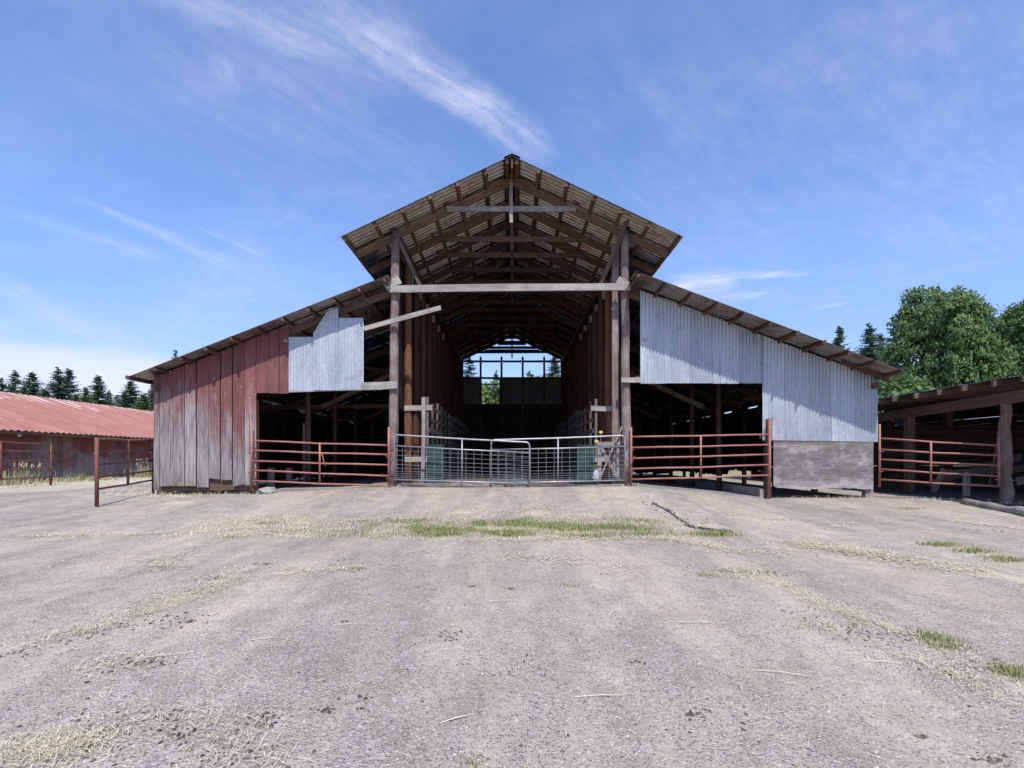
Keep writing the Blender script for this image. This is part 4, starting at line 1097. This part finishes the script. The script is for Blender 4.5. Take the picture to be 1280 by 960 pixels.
b1 = broad(31, lobeset(5, 5.6, 6.3, 7.9, 22), 1350, .25, 48, 13)
d = 38; p = W(1180, 347, d); z0 = .5
put_tree(b1, 'maple_tree', 'big round leafy maple standing behind the open shed', p.x, d, z0, (p.z-z0)/13.7, .4, (M['leaf'], M['bark']), None, .63)
p = W(1316, 358, 41)
put_tree(b1, 'maple_tree', 'leafy maple cut by the picture edge beside the big round one', p.x, 41, z0, (p.z-z0)/13.7, 2.3, (M['leaf'], M['bark']), None, .74)
b2 = broad(37, lobeset(9, 2.6, 2.5, 3.0, 12), 300, .24, 36, 4.5)
for (px_, py_, d, s, lb, li) in ((1120,452,30,1.0,'leafy bush between the galvanised wing eave and the maple',False),(668,466,46,1.6,'light green rounded tree just above the barn back wall',True),(612,492,50,1.3,'light green bushy tree filling the barn back window',True),(588,466,46,1.55,'light green tree at the left gap above the barn back wall',True),(697,455,47,1.7,'mid green tree at the right gap above the barn back wall',False)):
    p = W(px_, py_, d); z0 = g(p.x,d); s = (p.z-z0)/5.7
    if li:
        parts = (b2[0].copy(), b2[1]); parts[0].materials.clear()
    else: parts = b2
    put_tree(parts, 'broadleaf_tree', lb, p.x, d, z0, s, R.uniform(0,6), (M['leaf2'] if li else M['leaf'], M['bark']), 'broadleaf trees beyond the barn')
# far wood that closes the view behind everything
fw = Stuff()
rr = random.Random(5)
for i in range(16000):
    a = rr.uniform(-1.25, 1.25); dist = rr.uniform(105,135); x = math.tan(a)*dist if abs(a) < .9 else math.copysign(math.tan(.9)*dist*(abs(a)/.9)**2, a)
    hmax = 7.5+3.0*nz(x,0,.06,3)+2.2*nz(x,0,.25,8); z = rr.uniform(.3,1)*hmax
    p = Vector((x, dist, z)); s = rr.uniform(.6,1.3); b = len(fw.v); 
    u = Vector((rr.uniform(-1,1), rr.uniform(-1,1), 0)).normalized()
    fw.v += [p-u*s, p+u*s, p+Vector((rr.uniform(-.4,.4),rr.uniform(-.4,.4),s*1.8))]; fw.f.append((b,b+1,b+2)); fw.t.append(rr.random())
fw.build('far_wood', M['needle'])

# ------------------------------------------------------------------ sky, sun, camera
SUN = Vector((-.176, 1, -1.60)).normalized()
elev = math.asin(-SUN.z); az = math.atan2(-SUN.x, -SUN.y)       # where the sun stands, from +Y towards +X
sd = bpy.data.lights.new('sun', 'SUN'); sd.energy = 4.1; sd.angle = math.radians(.5); sd.color = (1, .955, .89)
so = bpy.data.objects.new('sun', sd); COL.objects.link(so); so.rotation_euler = SUN.to_track_quat('-Z', 'Y').to_euler(); so.location = (5, -10, 30)
w = bpy.data.worlds.new('World'); scene.world = w; w.use_nodes = True; w.cycles.sampling_method = 'MANUAL'; w.cycles.sample_map_resolution = 256
t = w.node_tree; nt = NT(t); bgn = t.nodes['Background']
sky = t.nodes.new('ShaderNodeTexSky'); sky.sky_type = 'NISHITA'; sky.sun_disc = False
sky.sun_elevation = elev; sky.sun_rotation = az; sky.altitude = 100; sky.air_density = 1.0; sky.dust_density = .25; sky.ozone_density = 3.2
dirv = nt.coord('Generated')
sx_ = nt.n('ShaderNodeSeparateXYZ', 0, Vector=dirv); sy_ = nt.n('ShaderNodeSeparateXYZ', 1, Vector=dirv); sz_ = nt.n('ShaderNodeSeparateXYZ', 2, Vector=dirv)
den = nt.add(nt.math('MAXIMUM', sz_, 0.0), .10)
pv = nt.n('ShaderNodeCombineXYZ', X=nt.math('DIVIDE', sx_, den), Y=nt.math('DIVIDE', sy_, den), Z=0.0)   # position on the cloud layer
def cp(px_, py_):
    x, y, z = (px_-CX)/F, 1.0, (HY-py_)/F; n = math.sqrt(x*x+1+z*z); x, y, z = x/n, y/n, z/n
    return (x/(max(z,0)+.10), y/(max(z,0)+.10))
warp = nt.noise(pv, 2.3, 4, .6, 0, 1)
pvw = nt.vm('ADD', pv, nt.vm('MULTIPLY', nt.vm('SUBTRACT', warp, (.5,.5,.5)), (.09,.09,0)))
def streak(a, b, w0, w1, amt):
    """soft mask round the segment a-b of the cloud layer, width w0 -> w1"""
    A, B = cp(*a), cp(*b); dx, dy = B[0]-A[0], B[1]-A[1]; L = math.hypot(dx, dy); ux, uy = dx/L, dy/L
    rel = nt.vm('SUBTRACT', pvw, (A[0], A[1], 0))
    s = nt.vm('DOT_PRODUCT', rel, (ux/L, uy/L, 0), 1); e = nt.math('ABSOLUTE', nt.vm('DOT_PRODUCT', rel, (-uy, ux, 0), 1))
    wd_ = nt.ramp(s, 0, 1, w0, w1)
    m = nt.n('ShaderNodeMapRange', props={'interpolation_type':'SMOOTHSTEP'}, Value=nt.math('DIVIDE', e, wd_), i1=0.0, i2=1.0, i3=1.0, i4=0.0)
    ends = nt.mul(nt.n('ShaderNodeMapRange', props={'interpolation_type':'SMOOTHSTEP'}, Value=s, i1=-.12, i2=.2, i3=0.0, i4=1.0), nt.n('ShaderNodeMapRange', props={'interpolation_type':'SMOOTHSTEP'}, Value=s, i1=.75, i2=1.1, i3=1.0, i4=0.0))
    return nt.mul(nt.mul(m, ends), amt), (ux, uy)
def fibre(ux, uy, sc=1.0):
    ang = math.atan2(uy, ux)
    v = nt.mapping(nt.mapping(pvw, (1,1,1), (0,0,-ang)), (2.2*sc, 14*sc, 1))
    return nt.ramp(nt.noise(v, 1.4, 7, .72, .25), .32, .74)
total = None
for args in (((380,-10),(690,200),.11,.10,.78), ((330,0),(560,120),.16,.12,.40), ((150,-30),(440,80),.09,.07,.45), ((100,-40),(640,330),.5,.5,.15), ((270,60),(300,125),.05,.05,.35), ((430,110),(442,180),.012,.015,.22),
             ((100,250),(330,350),.035,.14,.40), ((250,285),(330,320),.03,.05,.3), ((-40,330),(160,440),.10,.3,.32), ((-40,250),(220,330),.06,.12,.22),
             ((1080,230),(1230,110),.22,.22,.20), ((835,358),(925,350),.22,.16,.95), ((860,346),(1010,343),.09,.04,.8), ((880,378),(960,366),.14,.06,.5), ((1010,385),(1060,380),.06,.06,.35), ((720,90),(980,330),.5,.6,.16),((1000,0),(1300,330),.45,.7,.22),((200,420),(520,150),.3,.3,.13)):
    m, (ux, uy) = streak(*args); m = nt.mul(m, nt.add(nt.mul(fibre(ux, uy), .85), .15))
    total = m if total is None else nt.math('MAXIMUM', total, m)
veil = nt.mul(nt.ramp(nt.noise(nt.mapping(pvw, (.5,1.1,1), (0,0,.7)), 1.1, 6, .6), .38, .75), .17)
total = nt.add(total, veil)
# milky band low over the horizon
band = nt.mul(nt.ramp(sz_, .30, .02, 0, 1), nt.ramp(nt.noise(nt.mapping(dirv, (2,2,9)), 1.5, 5, .55), .35, .62, .25, 1.0))
left = nt.ramp(sx_, .15, -.45, .25, 1.0)
lump_ = nt.ramp(nt.noise(pvw, 5.5, 8, .72), .30, .68, .35, 1.1); total = nt.mul(total, lump_)
bank = nt.mul(nt.ramp(nt.add(sz_, nt.mul(nt.add(nt.noise(nt.mapping(dirv, (3,3,6)), 2.2, 6, .6), -.5), .05)), .172, .146, 0, .55), nt.ramp(sx_, -.36, -.52, 0, 1))
total = nt.math('MINIMUM', nt.add(nt.math('MAXIMUM', total, bank), nt.mul(nt.mul(band, left), .22)), .92)
skyc = nt.n('ShaderNodeHueSaturation', Hue=.504, Saturation=1.10, Value=1.0, Color=sky.outputs[0])
skyc = nt.mix(1.0, skyc, (1.12, 1.11, 1.23), 'MULTIPLY')
skyc = nt.mix(nt.ramp(sz_, .32, .04, 0, 1), skyc, nt.mix(1.0, skyc, (.66, .60, .74), 'MULTIPLY'))
cloud = nt.mix(total, skyc, (4.9, 4.85, 5.6))
t.links.new(cloud, bgn.inputs[0]); bgn.inputs[1].default_value = .15

cam = bpy.data.cameras.new('camera'); co_ = bpy.data.objects.new('camera', cam); COL.objects.link(co_)
co_.location = (0, 0, EYE); co_.rotation_euler = (math.pi/2, 0, 0)
cam.sensor_width = 36; cam.lens = F/1280*36; cam.shift_y = (HY-480)/1280; cam.clip_end = 2000; cam.clip_start = .05
scene.camera = co_
vs_ = scene.view_settings; vs_.view_transform = 'Standard'; vs_.look = 'None'; vs_.gamma = 1; vs_.exposure = 0.40; vs_.use_curve_mapping = False
scene.render.engine = 'CYCLES'; scene.cycles.max_bounces = 5; scene.cycles.diffuse_bounces = 4; scene.cycles.glossy_bounces = 2; scene.cycles.use_adaptive_sampling = True; scene.cycles.adaptive_threshold = .02; scene.cycles.use_denoising = True
